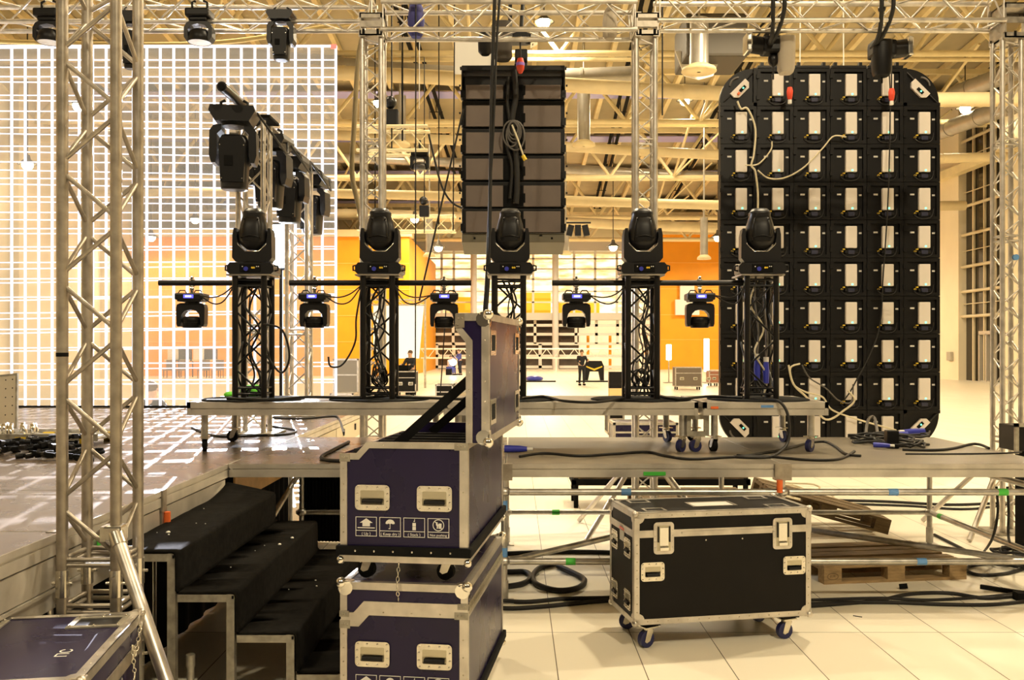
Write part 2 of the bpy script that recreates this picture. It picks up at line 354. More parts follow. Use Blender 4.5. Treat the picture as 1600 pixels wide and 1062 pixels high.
for a, b, lab in (((23.5, 40, 14.5), (18.6, 58, 14.4), 'upper of two slanting bright ducts beside the panel wall top'), ((24.7, 38.5, 13.4), (20.6, 58, 13.2), 'lower of two slanting bright ducts beside the panel wall top')):
    g = G(); d = V(b) - V(a)
    g.cyl(a, V(a) + d * .9, .42, 16).cyl(V(a) + d * .9, b, .42, 16, .08)
    for i in range(8): q = V(a) + d * (.11 * i + .05); g.cyl(q, q + d.normalized() * .12, .45, 16)
    tag(g.obj('slanting_duct', DUCTGREY), lab, 'air duct')
# drop ducts with diffusers
def drop(px, y0, y1, Y, label, w=.30):
    t = thing('drop_diffuser', label, 'air diffuser', P(px, y1, Y), 0)
    h_ = (y1 - y0) * Y / FOC
    G().cyl((0, 0, .2), (0, 0, h_), w, 16).obj('pipe', DUCTGREY, t)
    G().cyl((0, 0, h_), (0, 0, max(h_ + .1, roofz(Y) - t.location.z + .02)), .05, 8).obj('hanger_rod', DUCTGREY, t)
    G().lathe([(w, .25), (w * 1.7, .12), (w * 1.8, 0), (w * .2, -.02)], 20).obj('diffuser_cap', ROOFCREAM, t)
drop(1092, 30, 112, 34, 'grey drop pipe with slotted cap under the air handler', .36)
drop(912, 130, 228, 42, 'grey drop pipe with round cap right of the speaker stack', .30)
drop(1100, 340, 405, 52, 'slim drop pipe with cap before the orange wall', .22)
drop(625, 150, 228, 44, 'grey drop pipe left of speaker stack behind small truss', .28)
drop(671, 340, 401, 56, 'slim drop pipe over the white projection screen', .22)
drop(884, 355, 398, 58, 'slim drop pipe under the speaker stack before lit rooms', .2)
tag(G().prism([(-.9, .5), (-.55, -.45), (0, -.6), (.55, -.45), (.9, .5)], 0, .05, 'y').obj('reflector_sheet', WHITE, loc=P(1092, 100, 35)), 'white hanging sheet behind the slotted drop pipe', 'sheet')
# visible hall lamps
for px, py, Y, lab in ((850, 38, 40, 'brightest round hall lamp above speaker stack behind top truss'), (591, 163, 52, 'hall lamp glowing behind the tower by the grid screen edge'),
        (1070, 160, 50, 'hall lamp glowing beside black panel wall top'), (1508, 172, 47, 'hall lamp on the side wall past the panel wall'),
        (43, 260, 44, 'hall lamp glowing through the grid screen near the big truss tower'), (305, 345, 56, 'hall lamp seen low through the grid screen'),
        (648, 344, 58, 'hall lamp over the white projection screen'), (236, 373, 57, 'faint hall lamp behind the grid screen by the orange wall corner'),
        (685, 389, 59, 'small wall lamp above the lit rooms beside hanging cable'), (958, 388, 59, 'small wall lamp above the lit rooms near the fourth black tower'),
        (1122, 373, 57, 'small wall lamp on the orange wall by panel wall edge'), (122, 168, 46, 'hall lamp behind grid screen between the big tower chords'),
        (443, 365, 55, 'hall lamp behind grid screen by the hung moving heads')):
    p = P(px, py, Y); t = thing('hall_lamp', lab, 'lamp', p)
    G().lathe([(.10, .55), (.14, .35), (.42, .12), (.46, .10), (.40, .12)], 18).obj('lamp_hood', DARKDUCT, t)
    G().ball((0, 0, .08), .26, 14).obj('bulb', mat('bulb_glow', (1, .9, .7), .4, emit=(1, .86, .55), est=45), t)
    G().cyl((0, 0, .5), (0, 0, max(1.0, roofz(p.y) - p.z + .02)), .03, 6).obj('cord', DARKDUCT, t)
    downlight(p.x + (1.5 if px < 130 else 0), p.y - .5, p.z - .3, 150 if px < 130 else 2200 if py < 300 else 800, 'lamp_light')
downlight(19, 68, 10.5, 3500); downlight(2, 66, 11, 6000); downlight(-16, 50, 12, 500)  # added lamps without fixtures, brightening the orange wall and far hall

for x, lab in ((5.2, 'pair of dark cable trays running away under the roof right of speaker stack'), (11.0, 'pair of dark cable trays running away under the roof by the panel wall'), (-5.6, 'pair of dark cable trays running away under the roof behind left slim tower')):
    g = G()
    for dx in (0, .45):
        a, b = V((x + dx, 30, roofz(30) - .9)), V((x + dx + 1.5, 78, roofz(78) - .9)); g.add([a + V((-.09, 0, -.06)), a + V((.09, 0, -.06)), a + V((.09, 0, .06)), a + V((-.09, 0, .06)), b + V((-.09, 0, -.06)), b + V((.09, 0, -.06)), b + V((.09, 0, .06)), b + V((-.09, 0, .06))], [(0, 1, 2, 3), (7, 6, 5, 4), (0, 4, 5, 1), (1, 5, 6, 2), (2, 6, 7, 3), (3, 7, 4, 0)])
    for k in range(9): q = V((x + .2 + 1.5 * k / 8, 30 + 6 * k, 0)); g.bx((q.x - .35, q.y, roofz(q.y) - .98), (q.x + .4, q.y + .05, roofz(q.y) - .94)).bx((q.x, q.y, roofz(q.y) - .95), (q.x + .04, q.y + .05, roofz(q.y)))
    tag(g.obj('cable_tray', BLKMATTE), lab, 'cable tray')
# ------------------------------------------------------------------ the stage: decks, beams, scaffold
DZ = 1.0; XL = -2.07; YF = 6.65
def deck(x0, x1, y0, y1, label, top=DECKTOP, z=DZ, h=.095, group='stage decks'):
    t = thing('stage_deck', label, 'stage deck', ((x0 + x1) / 2, (y0 + y1) / 2, z), 0, group)
    a, b = (x1 - x0) / 2 - .004, (y1 - y0) / 2 - .004
    G().bx((-a + .005, -b + .005, -.02), (a - .005, b - .005, .001)).obj('deck_board', top, t)
    g = G()
    for s in (-1, 1):
        for (p, q, ax) in ((a, b, 0), (b, a, 1)):
            for (o0, o1, z0, z1) in ((-.03, 0, -.032, 0), (-.03, -.008, -.042, -.032), (-.03, .0, -h, -.042)):
                lo, hi = s * (p + o0), s * (p + o1)
                if ax == 0: g.bx((lo, -q, z0), (hi, q, z1))
                else: g.bx((-q + .03, lo, z0), (q - .03, hi, z1))
    g.obj('deck_frame', DECKALU, t)
    return t
ys = (3.0, 4.21, 5.43, 6.65)
near = ['stage deck beside lowest reach of the big truss tower, at frame edge', 'stage deck beside the foot of the carpeted steps', 'stage deck beside the top of the carpeted steps']
for i in range(3):
    deck(XL - 2, XL, ys[i], ys[i + 1], near[i])
    if i: deck(XL - 4, XL - 2, ys[i], ys[i + 1], ['', 'stage deck lying left of the deck by the steps, at frame edge', 'stage deck with the heap of black clamps at its back edge'][i])
for i, (y0, y1) in enumerate(((6.65, 8.65), (8.65, 10.7), (10.7, 12.86))):
    for k, w in enumerate(('under left end of the wheeled riser', 'second column in from the open stage edge', 'third column in, along the screen side')):
        deck(XL - 2 - 2 * k, XL - 2 * k, y0, y1, ('front', 'middle', 'rearmost')[i] + ' row stage deck before the grid screen, ' + (w if i == 0 or k else 'along the open back edge'))
deck(XL, -.07, YF, YF + 2, 'glossy stage deck bridging the carpeted steps behind purple case', DECKTOP)
deck(-.07, 1.93, YF, YF + 2, 'worn stage deck with green sticker behind the black case', DECKTOP2)
deck(1.93, 3.93, YF, YF + 2, 'worn stage deck carrying the cable heap, at open end', DECKTOP2)
tag(G().bx((.925, YF - .005, .918), (1.085, YF - .001, .945)).obj('deck_sticker', GREENTAPE), 'green printed sticker on the stage deck edge', 'sticker')
tag(G().bx((-2.066 + .0, 4.55, .86), (-2.062, 4.62, .905)).obj('deck_sticker', GREENTAPE), 'green tape patch on beam behind truss tower', 'sticker')
# side beams under the open edge by the steps
for i in range(3):
    y0, y1 = ys[i], ys[i + 1]
    t = thing('stage_beam', ['long aluminium stage beam under deck edge, nearest to camera', 'aluminium stage beam behind the foot of the steps', 'aluminium stage beam with orange strap behind top step'][i], 'stage beam', (XL, y0, 0), 0, 'stage beams by the steps')
    G().bx((-.05, .06 if i < 2 else .08, .76), (-.012, y1 - y0 - .03, .895), ch=.004).bx((-.05, .06, .74), (-.004, y1 - y0 - .03, .756)).bx((-.06, .03, .66), (-.02, y1 - y0 - .02, .738)).obj('beam', DECKALU, t)
    g = G().bx((-.05, -.02, .72), (-.001, .05, .90)).bx((-.06, -.03, .88), (.006, .03, 1.004)); g.obj('corner_bracket', ALU_DIRTY, t)
    g = G().cyl((-.08, .03, 0), (-.08, .03, .72), .024, 10); g.obj('post', STEEL, t)
    if i == 2: G().cyl((.012, .02, .76), (.012, .02, .87), .020, 10).obj('strap', ORANGETAPE, t)
for i, (y0, y1) in enumerate(((8.65, 10.7), (10.7, 12.86))):
    t = thing('stage_beam', ['nearer cream stage beam under the open back edge beyond riser', 'farther cream stage beam under the open back edge beyond riser'][i], 'stage beam', (XL, y0, 0), 0, 'stage beams beyond riser')
    G().bx((-.05, .02, .68), (-.006, y1 - y0 - .02, .895)).obj('beam', mat('beam_cream', (.62, .54, .38), .5), t)
    for q in (.4, 1.2): G().bx((-.004, q, .78), (.012, q + .05, .86)).obj('hook', BLKMET, t)
    G().cyl((-.06, .08, 0), (-.06, .08, .68), .024, 10).obj('post', STEEL, t)
# bare wood at the head of the steps, orange light put into its colour
tag(G().bx((XL + .005, 6.75, .70), (XL + .02, 8.6, .90)).obj('wood_board', mat('orange_lit_plywood', (.72, .42, .14), .6, var=.3, vs=5)), 'bare plywood board under the deck above the top step', 'board')

# tube scaffold under the right decks
t = thing('tube_scaffold', 'galvanised tube scaffold under the stage decks with blue and green tape', 'scaffold', (0, 0, 0))
yb = YF + 1.98; yf = YF + .02; zt, zl = .80, .30
for x in (-2.0, -.08, 1.93, 3.88):
    for y in (yf, yb):
        if x == -2.0 and y == yf: continue
        g = G().cyl((x, y, .0), (x, y, .90), .024, 12).cyl((x, y, .02), (x, y, .16), .032, 12).bx((x - .07, y - .07, 0), (x + .07, y + .07, .008)); g.obj('post', STEEL, t)
        g = G().bx((x - .06, y - .04 if y == yf else y - .03, .885), (x + .06, y + .03, 1.003 if y == yf else .9))
        g.obj('deck_bracket', ALU_DIRTY, t)
        for z in (zt, zl): G().lathe([(.03, -.03), (.055, -.012), (.055, .012), (.03, .03)], 12, c=(x, y, z)).obj('rosette', STEEL, t)
def led(a, b, r=.024): G().cyl(a, b, r, 12).obj('ledger_tube', STEEL, t)
for a, b in ((-.08, 1.93), (1.93, 3.88)):
    for z in (zt, zl): led((a + .04, yf - .03, z), (b - .04, yf - .03, z))
    led((a + .04, yb, zl), (b - .04, yb, zl), .022)
led((-.04, yf, zl), (1.9, yb, zl)); led((1.97, yb - .05, zl - .05), (3.85, yf, zl - .02)); led((3.88, yf + .04, zl), (3.88, yb - .04, zl)); led((3.88, yf + .04, zt), (3.88, yb - .04, zt))
led((-2.0, yb - .02, .70), (-1.93, 6.95, .40)); led((-1.96, yb, zl), (-.12, yb, zl))
def tape(a, b, f, m):
    a, b = V(a), V(b); d = b - a; q = a + d * f; d.normalize(); G().cyl(q - d * .035, q + d * .035, .0255, 12).obj('tape_mark', m, t)
fa, fb = (-.04, yf - .03), (1.93, yf - .03)
tape((0, yf - .03, zt), (1.9, yf - .03, zt), .42, BLUETAPE); tape((0, yf - .03, zl), (1.9, yf - .03, zl), .21, GREENTAPE)
tape((1.93, yf - .03, zt), (3.88, yf - .03, zt), .405, BLUETAPE); tape((1.93, yf - .03, zt), (3.88, yf - .03, zt), .81, GREENTAPE); tape((1.93, yf - .03, zl), (3.88, yf - .03, zl), .51, BLUETAPE)
tape((0, yb, zl), (1.9, yb, zl), .2, GREENTAPE); tape((3.88, yb, zl), (3.88, yf, zl), .12, GREENTAPE)
for x, y, z, m in ((-.08, yf, .70, BLUETAPE), (-.08, yf, .36, BLUETAPE), (-2.0, yb, .78, BLUETAPE)): G().cyl((x, y, z - .035), (x, y, z + .035), .0255, 12).obj('tape_mark', m, t)
G().cyl((1.90, yf - .05, .80), (1.90, yf - .05, .89), .022, 10).obj('strap', ORANGETAPE, t)
# ------------------------------------------------------------------ wheeled risers
def castor(parent, x, y, z, m=BLKMATTE, r=.05, rz=0, name='castor'):
    """wheel on a swivel fork; z is the height of its mounting plate, wheel reaches z - 0.13"""
    e = G(); M = Mx.Translation((x, y, z)) @ Mx.Rotation(rz, 4, 'Z')
    e.box((0, 0, -.005), (.10, .08, .008), M).cyl((0, 0, -.008), (0, 0, -.025), .03, 12, M=M)
    for s in (-1, 1): e.prism([(-.025, -.022), (.025, -.022), (.045, -.09), (.03, -.10), (.005, -.09)], s * .021 - .002, s * .021 + .002, 'y', M)
    f = e.obj(name, ZINC, parent)
    w = G().cyl((.02, -.017, -.13 + r), (.02, .017, -.13 + r), r, 18, M=M); w.obj('wheel', m, f)
    return f
RZ = 1.405; RY0, RY1 = 7.35, 8.35
def riser(x0, x1, label, seams=()):
    t = thing('wheeled_riser', label, 'riser', ((x0 + x1) / 2, (RY0 + RY1) / 2, DZ), 0, 'wheeled risers')
    a, b, h = (x1 - x0) / 2, .5, RZ - DZ
    G().bx((-a + .02, -b + .02, h - .02), (a - .02, b - .02, h - .001)).obj('riser_top', RISERTOP, t)
    g = G()
    for s in (-1, 1):
        for z0, z1, o in ((h - .048, h, 0), (h - .056, h - .048, -.01), (h - .105, h - .056, -.004)):
            g.bx((-a, s * (b + o), z0), (a, s * (b - .03), z1)); g.bx((s * (a + o), -b, z0), (s * (a - .03), b, z1))
    g.obj('riser_frame', DECKALU, t)
    for sx in (-1, 1):
        for sy in (-1, 1):
            x, y = sx * (a - .11), sy * (b - .1)
            G().cyl((x, y, .13), (x, y, h - .1), .028, 12).obj('leg', STEEL, t)
            castor(t, x, y, .13, BLUEWHEEL if sx > 0 else BLKMATTE, rz=R(200 + 60 * sx + 35 * sy))
    return t
riser(-2.62, -.60, 'scuffed wheeled riser under the first two black towers')
riser(-.57, 1.46, 'scuffed wheeled riser under the middle and fourth black towers')
riser(1.50, 2.50, 'short wheeled riser under the black tower before the panel wall')
t = thing('castor_bracket', 'grey square bracket with castor hung between two risers', 'bracket', (1.47, 7.44, DZ))
g = G()
for p0, p1 in ring(-.09, .09, .13, .30, .035): g.bx((p0[0], -.03, p0[1]), (p1[0], .03, p1[1]))
g.obj('frame', STEELPAINT, t); castor(t, .0, 0, .13, BLUEWHEEL, rz=R(200))
tag(G().bx((1.56, RY0 - .004, 1.352), (1.62, RY0 - .0005, 1.372)).obj('riser_sticker', ORANGETAPE), 'small orange sticker on the short riser edge', 'sticker')
tag(G().bx((1.96, RY0 - .004, 1.362), (2.06, RY0 - .0005, 1.382)).obj('riser_sticker', BLUETAPE), 'small blue sticker on the short riser edge', 'sticker')

# ------------------------------------------------------------------ trusses
def zig(L, half, off=0.0, gap=.008, s=1):
    out = []; z = off
    while z < L - .02:
        z1 = min(z + half, L - .02); out.append((z + gap, z1 - gap, s)); z = z1; s = -s
    return out
def truss(t, L, w, d, r, rb, half, m, M=None, off=.06, rungs=(), n=10, nb=6, sep=False):
    """four chords along local z, a zigzag of braces on each face, rungs at given heights"""
    M = M or Mx(); cs = [(-w / 2, -d / 2), (w / 2, -d / 2), (w / 2, d / 2), (-w / 2, d / 2)]
    for x, y in cs: G().cyl((x, y, 0), (x, y, L), r, n, M=M).obj('chord', m, t)
    for k in range(4):
        (xa, ya), (xb, yb_) = cs[k], cs[(k + 1) % 4]; g = G()
        for z0, z1, s in zig(L, half, off, .024 if sep else .008, 1 if k % 2 else -1):
            if s > 0: g.cyl((xa, ya, z0), (xb, yb_, z1), rb, nb, M=M)
            else: g.cyl((xb, yb_, z0), (xa, ya, z1), rb, nb, M=M)
            if sep: g.obj('brace', m, t); g = G()
        if not sep: g.obj('lattice', m, t)
    for z in rungs:
        g = G()
        for k in range(4): g.cyl((*cs[k], z), (*cs[(k + 1) % 4], z), rb, nb, M=M)
        g.obj('rung_frame', m, t)
# big tower at the left
t = thing('aluminium_truss_tower', 'large weathered aluminium truss tower rising beside the carpeted steps', 'truss tower', (-1.90, 4.23, 0))
truss(t, 3.6, .24, .24, .025, .0105, .25, ALU_DIRTY, off=.897, rungs=(.87, .895, .66, .69, .30), n=20, nb=10, sep=True)
for x in (-.12, .12):
    for y in (-.12, .12):
        for z in (.79, .40):
            g = G().cyl((x, y, z - .06), (x, y, z + .06), .0285, 18).cyl((x - .045, y, z), (x + .045, y, z), .007, 8).cyl((x, y - .04, z + .03), (x, y + .04, z + .03), .007, 8)
            g.obj('conical_coupler', ZINC, t)
g = G().cyl((-.12, -.12, 1.80), (-.12, -.12, 1.818), .0262, 16); g.obj('tape_band', BLKMATTE, t)
g = G().box((0, 0, .01), (.36, .36, .02)); g.obj('base_plate', STEELPAINT, t)
t = thing('brace_pipe', 'thick aluminium brace pipe slanting from the big truss tower', 'brace', (0, 0, 0))
a, b = V((-1.765, 4.075, 1.02)), V((-1.19, 3.6, .03)); d = (b - a).normalized()
G().cyl(a + d * .05, b, .029, 20).obj('pipe', ALU, t)
G().cyl(a, a + d * .06, .034, 16).box((-1.775, 4.09, 1.02), (.075, .08, .07), ch=.01).bx((-1.83, 4.06, .985), (-1.74, 4.14, 1.05)).obj('clamp', ZINC, t)
G().cyl(b - d * .03, (-1.19, 3.6, 0), .045, 14).obj('foot', ZINC, t)
# towers carrying the top truss
TW = .185; TY = 9.2
def tower(px, label, zbot=0, ztop=4.93):
    x = (px - VX) * TY / FOC; t = thing('aluminium_truss_tower', label, 'truss tower', (x, TY, zbot), 0, 'slim truss towers')
    truss(t, ztop - zbot, TW, TW, .026, .008, .17, ALU, rungs=(.9, .95, 2.9, 2.95, 3.85, 3.9), n=12)
    G().box((0, 0, .01), (.40, .40, .02)).obj('base_plate', STEELPAINT, t)
    for s in (-1, 1):
        g = G()
        g.cyl((s * .09, -.08, .75), (s * .62, -.5, .02), .025, 10).cyl((s * .09, .08, .75), (s * .62, .5, .02), .025, 10)
        g.obj('outrigger', ALU, t)
    return t
tower(583, 'slim aluminium truss tower behind the second black tower, by screen edge')
tower(1007, 'slim aluminium truss tower behind the fourth black tower')
t = tower(1573, 'slim aluminium truss tower at the frame edge past the panel wall', 0, 4.9)
G().cyl((0.02, -.14, 2.73), (.02, -.11, 2.73), .03, 10).obj('tape_mark', BLUETAPE, t)
# top truss spans
def span(x0, x1, label, y=9.2, z=5.1, h=.27, d=.30, dz0=0, dz1=0, r=.025):
    t = thing('top_truss_span', label, 'truss', (x0, y, z), 0, 'top truss spans')
    dv = V((x1 - x0, 0, dz1 - dz0)); M = Mx.Translation((0, 0, dz0)) @ rot_to(dv) ; 
    q = M @ V((1, 0, 0)) - M @ V((0, 0, 0))
    A = Mx(((0, 0, 1, 0), (0, 1, 0, 0), (1, 0, 0, 0), (0, 0, 0, 1)))      # local z -> x, x -> z
    tilt = Mx.Rotation(-math.atan2(dv.z, dv.x), 4, 'Y')
    truss(t, dv.length, h, d, r, .009, .27, ALU, M=Mx.Translation((0, 0, dz0)) @ tilt @ A, rungs=(.02, dv.length - .02), off=.03)
    return t
span(-1.32, 1.20, 'top truss span over the black speaker stack, between slim towers')
span(-6.2, -1.50, 'top truss span carrying three lamps over the grid screen', y=9.9, z=5.42, h=.26)
span(1.40, 4.82, 'top truss span carrying two hoists over the panel wall', y=9.2, z=5.19, h=.27, d=.3)
for x, y, z, lab in ((-1.42, 9.2, 5.02, 'bolted corner block of top truss on tower by the grid screen'), (1.30, 9.2, 5.02, 'bolted corner block of top truss on tower right of speaker stack'), (4.98, 9.2, 5.06, 'plated corner block of top truss at the frame edge')):
    t = thing('truss_corner', lab, 'truss corner', (x, y, z), 0, 'truss corner blocks')
    g = G(); w = .11 if x < 4 else .17
    for sx in (-1, 1):
        for sz in (-1, 1):
            for sy in (-1, 1): g.box((sx * (w - .02), sy * .13, sz * (w - .02)), (.06, .03, .06))
        g.bx((sx * w, -.15, -w), (sx * (w - .015), .15, w)); g.bx((-w, sx * .15, -w), (w, sx * .135, -w + .05)); g.bx((-w, sx * .15, w - .05), (w, sx * .135, w))
        g.bx((-w, -.15, sx * w), (w, .15, sx * (w - .012)))
    g.bx((-w, -.152, -.03), (w, -.14, .03)); g.obj('corner_plates', ALU_DIRTY, t)
    g = G()
    for sx in (-1, 1): g.bx((sx * .07 - .012, -.156, -w + .01), (sx * .07 + .012, -.151, -w + .06))
    g.obj('slots', BLKMATTE, t)

# ------------------------------------------------------------------ black towers with moving heads
def make_spot():
    t = thing('moving_head_spot', '', 'moving head light', (0, 0, 0), 0, 'moving heads on the black towers')
    g = G().prism([(-.19, .02), (-.17, .0), (.17, .0), (.19, .02), (.19, .065), (.165, .095), (-.165, .095), (-.19, .065)], -.15, .15, 'y'); g.obj('base', BLKHEAD, t)
    b = t.children[0]
    G().bx((-.085, -.158, .015), (.085, -.148, .08), ch=.004).obj('connector_panel', BLKMATTE, b)
    for s in (-1, 1): G().tube([(s * .188, -.09, .03), (s * .215, -.09, .035), (s * .215, -.09, .07), (s * .188, -.09, .075)], .008, 8).obj('handle', BLK, b)
    G().cyl((-.03, -.16, .04), (-.03, -.175, .04), .018, 12).obj('plug', BLUEPLUG, b)
    G().cyl((.02, -.158, .05), (.02, -.168, .05), .008, 8).cyl((.035, -.158, .05), (.035, -.168, .05), .008, 8).obj('plug', YELLOW, b)
    g = G()
    for x in (-.06, .055, .07): g.box((x, -.16, .06), (.008, .004, .008))
    g.obj('marks', LABEL, b)
    u = [(-.135, .105), (-.163, .14), (-.160, .33), (-.150, .385), (-.128, .385), (-.124, .31), (-.112, .248), (-.056, .196), (.056, .196), (.112, .248), (.124, .31), (.128, .385), (.150, .385), (.160, .33), (.163, .14), (.135, .105)]
    G().prism(u, -.085, .085, 'y').obj('yoke', BLKHEAD, t)
    G().cyl((0, 0, .095), (0, 0, .108), .10, 20).obj('pivot', BLK, t)
    h = G().loft([(.208, .03, .06, 2.4, 0), (.213, .055, .10, 2.6, 0), (.262, .108, .125, 3, 0), (.285, .120, .127, 3, 0), (.34, .120, .125, 3, 0), (.42, .108, .115, 3, 0), (.50, .085, .098, 3, 0), (.505, .088, .10, 3, 0), (.525, .088, .10, 3, 0), (.530, .080, .092, 3, 0), (.552, .066, .078, 2.6, 0), (.556, .03, .03, 2, 0)], 28).obj('lamp_head', BLKHEAD, t)
    G().loft([(.27, .08, .04, 3, -.10), (.29, .085, .043, 3, -.10), (.40, .078, .040, 3, -.092), (.47, .062, .03, 3, -.082), (.48, .05, .02, 3, -.08)], 20).obj('rear_cover', BLK, h)
    g = G().tube(spline([(-.082, -.118, .30), (-.04, -.145, .312), (0, -.150, .318), (.04, -.145, .312), (.082, -.118, .30)], 4), .004, 6)
    g.obj('cover_edge', BLK, h)
    g = G()
    for s in (-1, 1): g.cyl((s * .10, 0, .33), (s * .14, 0, .33), .04, 14)
    g.obj('tilt_axle', BLK, t)
    g = G().tube([(-.118, -.083, .262), (-.110, -.086, .246), (-.056, -.086, .193), (.056, -.086, .193), (.110, -.086, .246), (.118, -.083, .262)], .004, 6); g.obj('glint_strip', CHROME, t)  # chrome strip added for the bright V of light at the yoke gap
    g = G()
    for sx in (-1, 1):
        for z, x in ((.30, .075), (.455, .055)): g.cyl((sx * x, -.11, z), (sx * x, -.152 if z < .4 else -.12, z), .006, 8)
    g.obj('screws', BLKMATTE, h)
    return t
def make_tower():
    t = thing('black_truss_tower', '', 'truss tower', (0, 0, 0), 0, 'black towers on the risers')
    truss(t, 1.03, .24, .24, .025, .009, .24, BLKMET, off=.03, rungs=(.05, .10, .95), n=14)
    G().lathe([(.001, 0), (.42, 0), (.42, .006), (.40, .012), (.001, .012)], 40).obj('round_base', BLKMATTE, t)
    G().box((0, 0, 1.036), (.36, .34, .012)).obj('top_plate', ALU_DIRTY, t)
    return t
TOWERS = ((390, 'tower by the grid screen'), (590, 'tower second from the screen side'), (795, 'tower behind the open purple case'), (1004, 'tower fourth from the screen side'), (1190, 'tower before the panel wall'))
TY0 = 7.76; tproto = make_tower(); sproto = make_spot(); SPOTX = []
for i, (px, lab) in enumerate(TOWERS):
    x = (px - VX) * (TY0 - .12) / FOC; SPOTX.append(x)
    l1 = 'black lattice ' + lab + ', standing on a riser'; l2 = 'large black moving head pointing up on the ' + lab
    T = tproto if i == 0 else copy_tree(tproto); T.location = (x, TY0, RZ); T['label'] = l1
    S = sproto if i == 0 else copy_tree(sproto); S.location = (x + .01, TY0 - .02, RZ + 1.043); S['label'] = l2; S.rotation_euler = (0, 0, R((3, 0, 1, 0, -6)[i]))
# horizontal black pipes and hung wash lights
PZ = 2.385; PY = 7.76
for a, b, lab in ((-3.0, -2.04, 'short black pipe through the tower by the grid screen'), (-1.90, -.37, 'black pipe through the second tower, two lights hung below'), (.31, 1.92, 'black pipe through the fourth tower, two lights hung below')):
    tag(G().cyl((a, PY, PZ), (b, PY, PZ), .024, 16).obj('black_pipe', BLKMET), lab, 'pipe', 'black pipes')
def make_wash():
    t = thing('wash_light', '', 'moving head light', (0, 0, 0), 0, 'wash lights hung from black pipes')
    g = G()
    g.tube([(.028 * math.cos(k * PI / 6), 0, .028 * math.sin(k * PI / 6)) for k in range(12)], .009, 8, closed=True)
    g.box((0, 0, .04), (.022, .035, .03), ch=.005).bx((-.012, -.012, -.085), (.012, .012, -.028)).box((.0, .0, -.05), (.035, .03, .02), ch=.004)
    g.obj('clamp', CHROME, t)
    b = G().box((0, 0, -.118), (.235, .20, .058), ch=.014).box((0, 0, -.15), (.20, .18, .02), ch=.008).obj('base', BLKHEAD, t)
    G().bx((-.04, -.104, -.132), (.04, -.099, -.104)).obj('display', BLUELCD, b)
    G().bx((-.024, -.107, -.124), (.024, -.103, -.112)).obj('display_digits', BLUETXT, b)
    for s in (-1, 1): G().tube([(s * .03, -.05, -.09), (s * .045, -.05, -.066), (s * .085, -.05, -.066), (s * .10, -.05, -.09)], .005, 6).obj('handle', BLK, b)
    G().cyl((0, 0, -.158), (0, 0, -.175), .06, 16).obj('pivot', BLK, t)
    o = [(-.085, -.172), (-.112, -.185), (-.118, -.215), (-.116, -.345), (-.108, -.368), (-.086, -.368), (-.080, -.30), (-.070, -.262), (-.045, -.236), (0, -.226), (.045, -.236), (.070, -.262), (.080, -.30), (.086, -.368), (.108, -.368), (.116, -.345), (.118, -.215), (.112, -.185), (.085, -.172)]
    G().prism(o, -.05, .05, 'y').obj('yoke', BLKHEAD, t)
    h = G().lathe([(.001, -.285), (.066, -.285), (.074, -.292), (.080, -.305), (.080, -.325), (.077, -.33), (.077, -.374), (.072, -.378), (.001, -.378)], 26).obj('lamp_head', BLK, t)
    G().cyl((0, 0, -.330), (0, 0, -.336), .081, 24).obj('ring', BLKHEAD, h)
    return t
wproto = make_wash()
for i, (px, lab) in enumerate(((297, 'on the pipe end by the grid screen'), (490, 'between the first two black towers'), (693, 'above the open purple case lid'), (901, 'between the middle and fourth black towers'), (1095, 'against the orange wall by the panel wall'))):
    o = wproto if i == 0 else copy_tree(wproto); o['label'] = 'small black wash light with blue display hung ' + lab
    o.location = ((px - VX) * (PY - .05) / FOC, PY, PZ); o.rotation_euler = (0, 0, R((2, -3, 6, 0, -2)[i]))
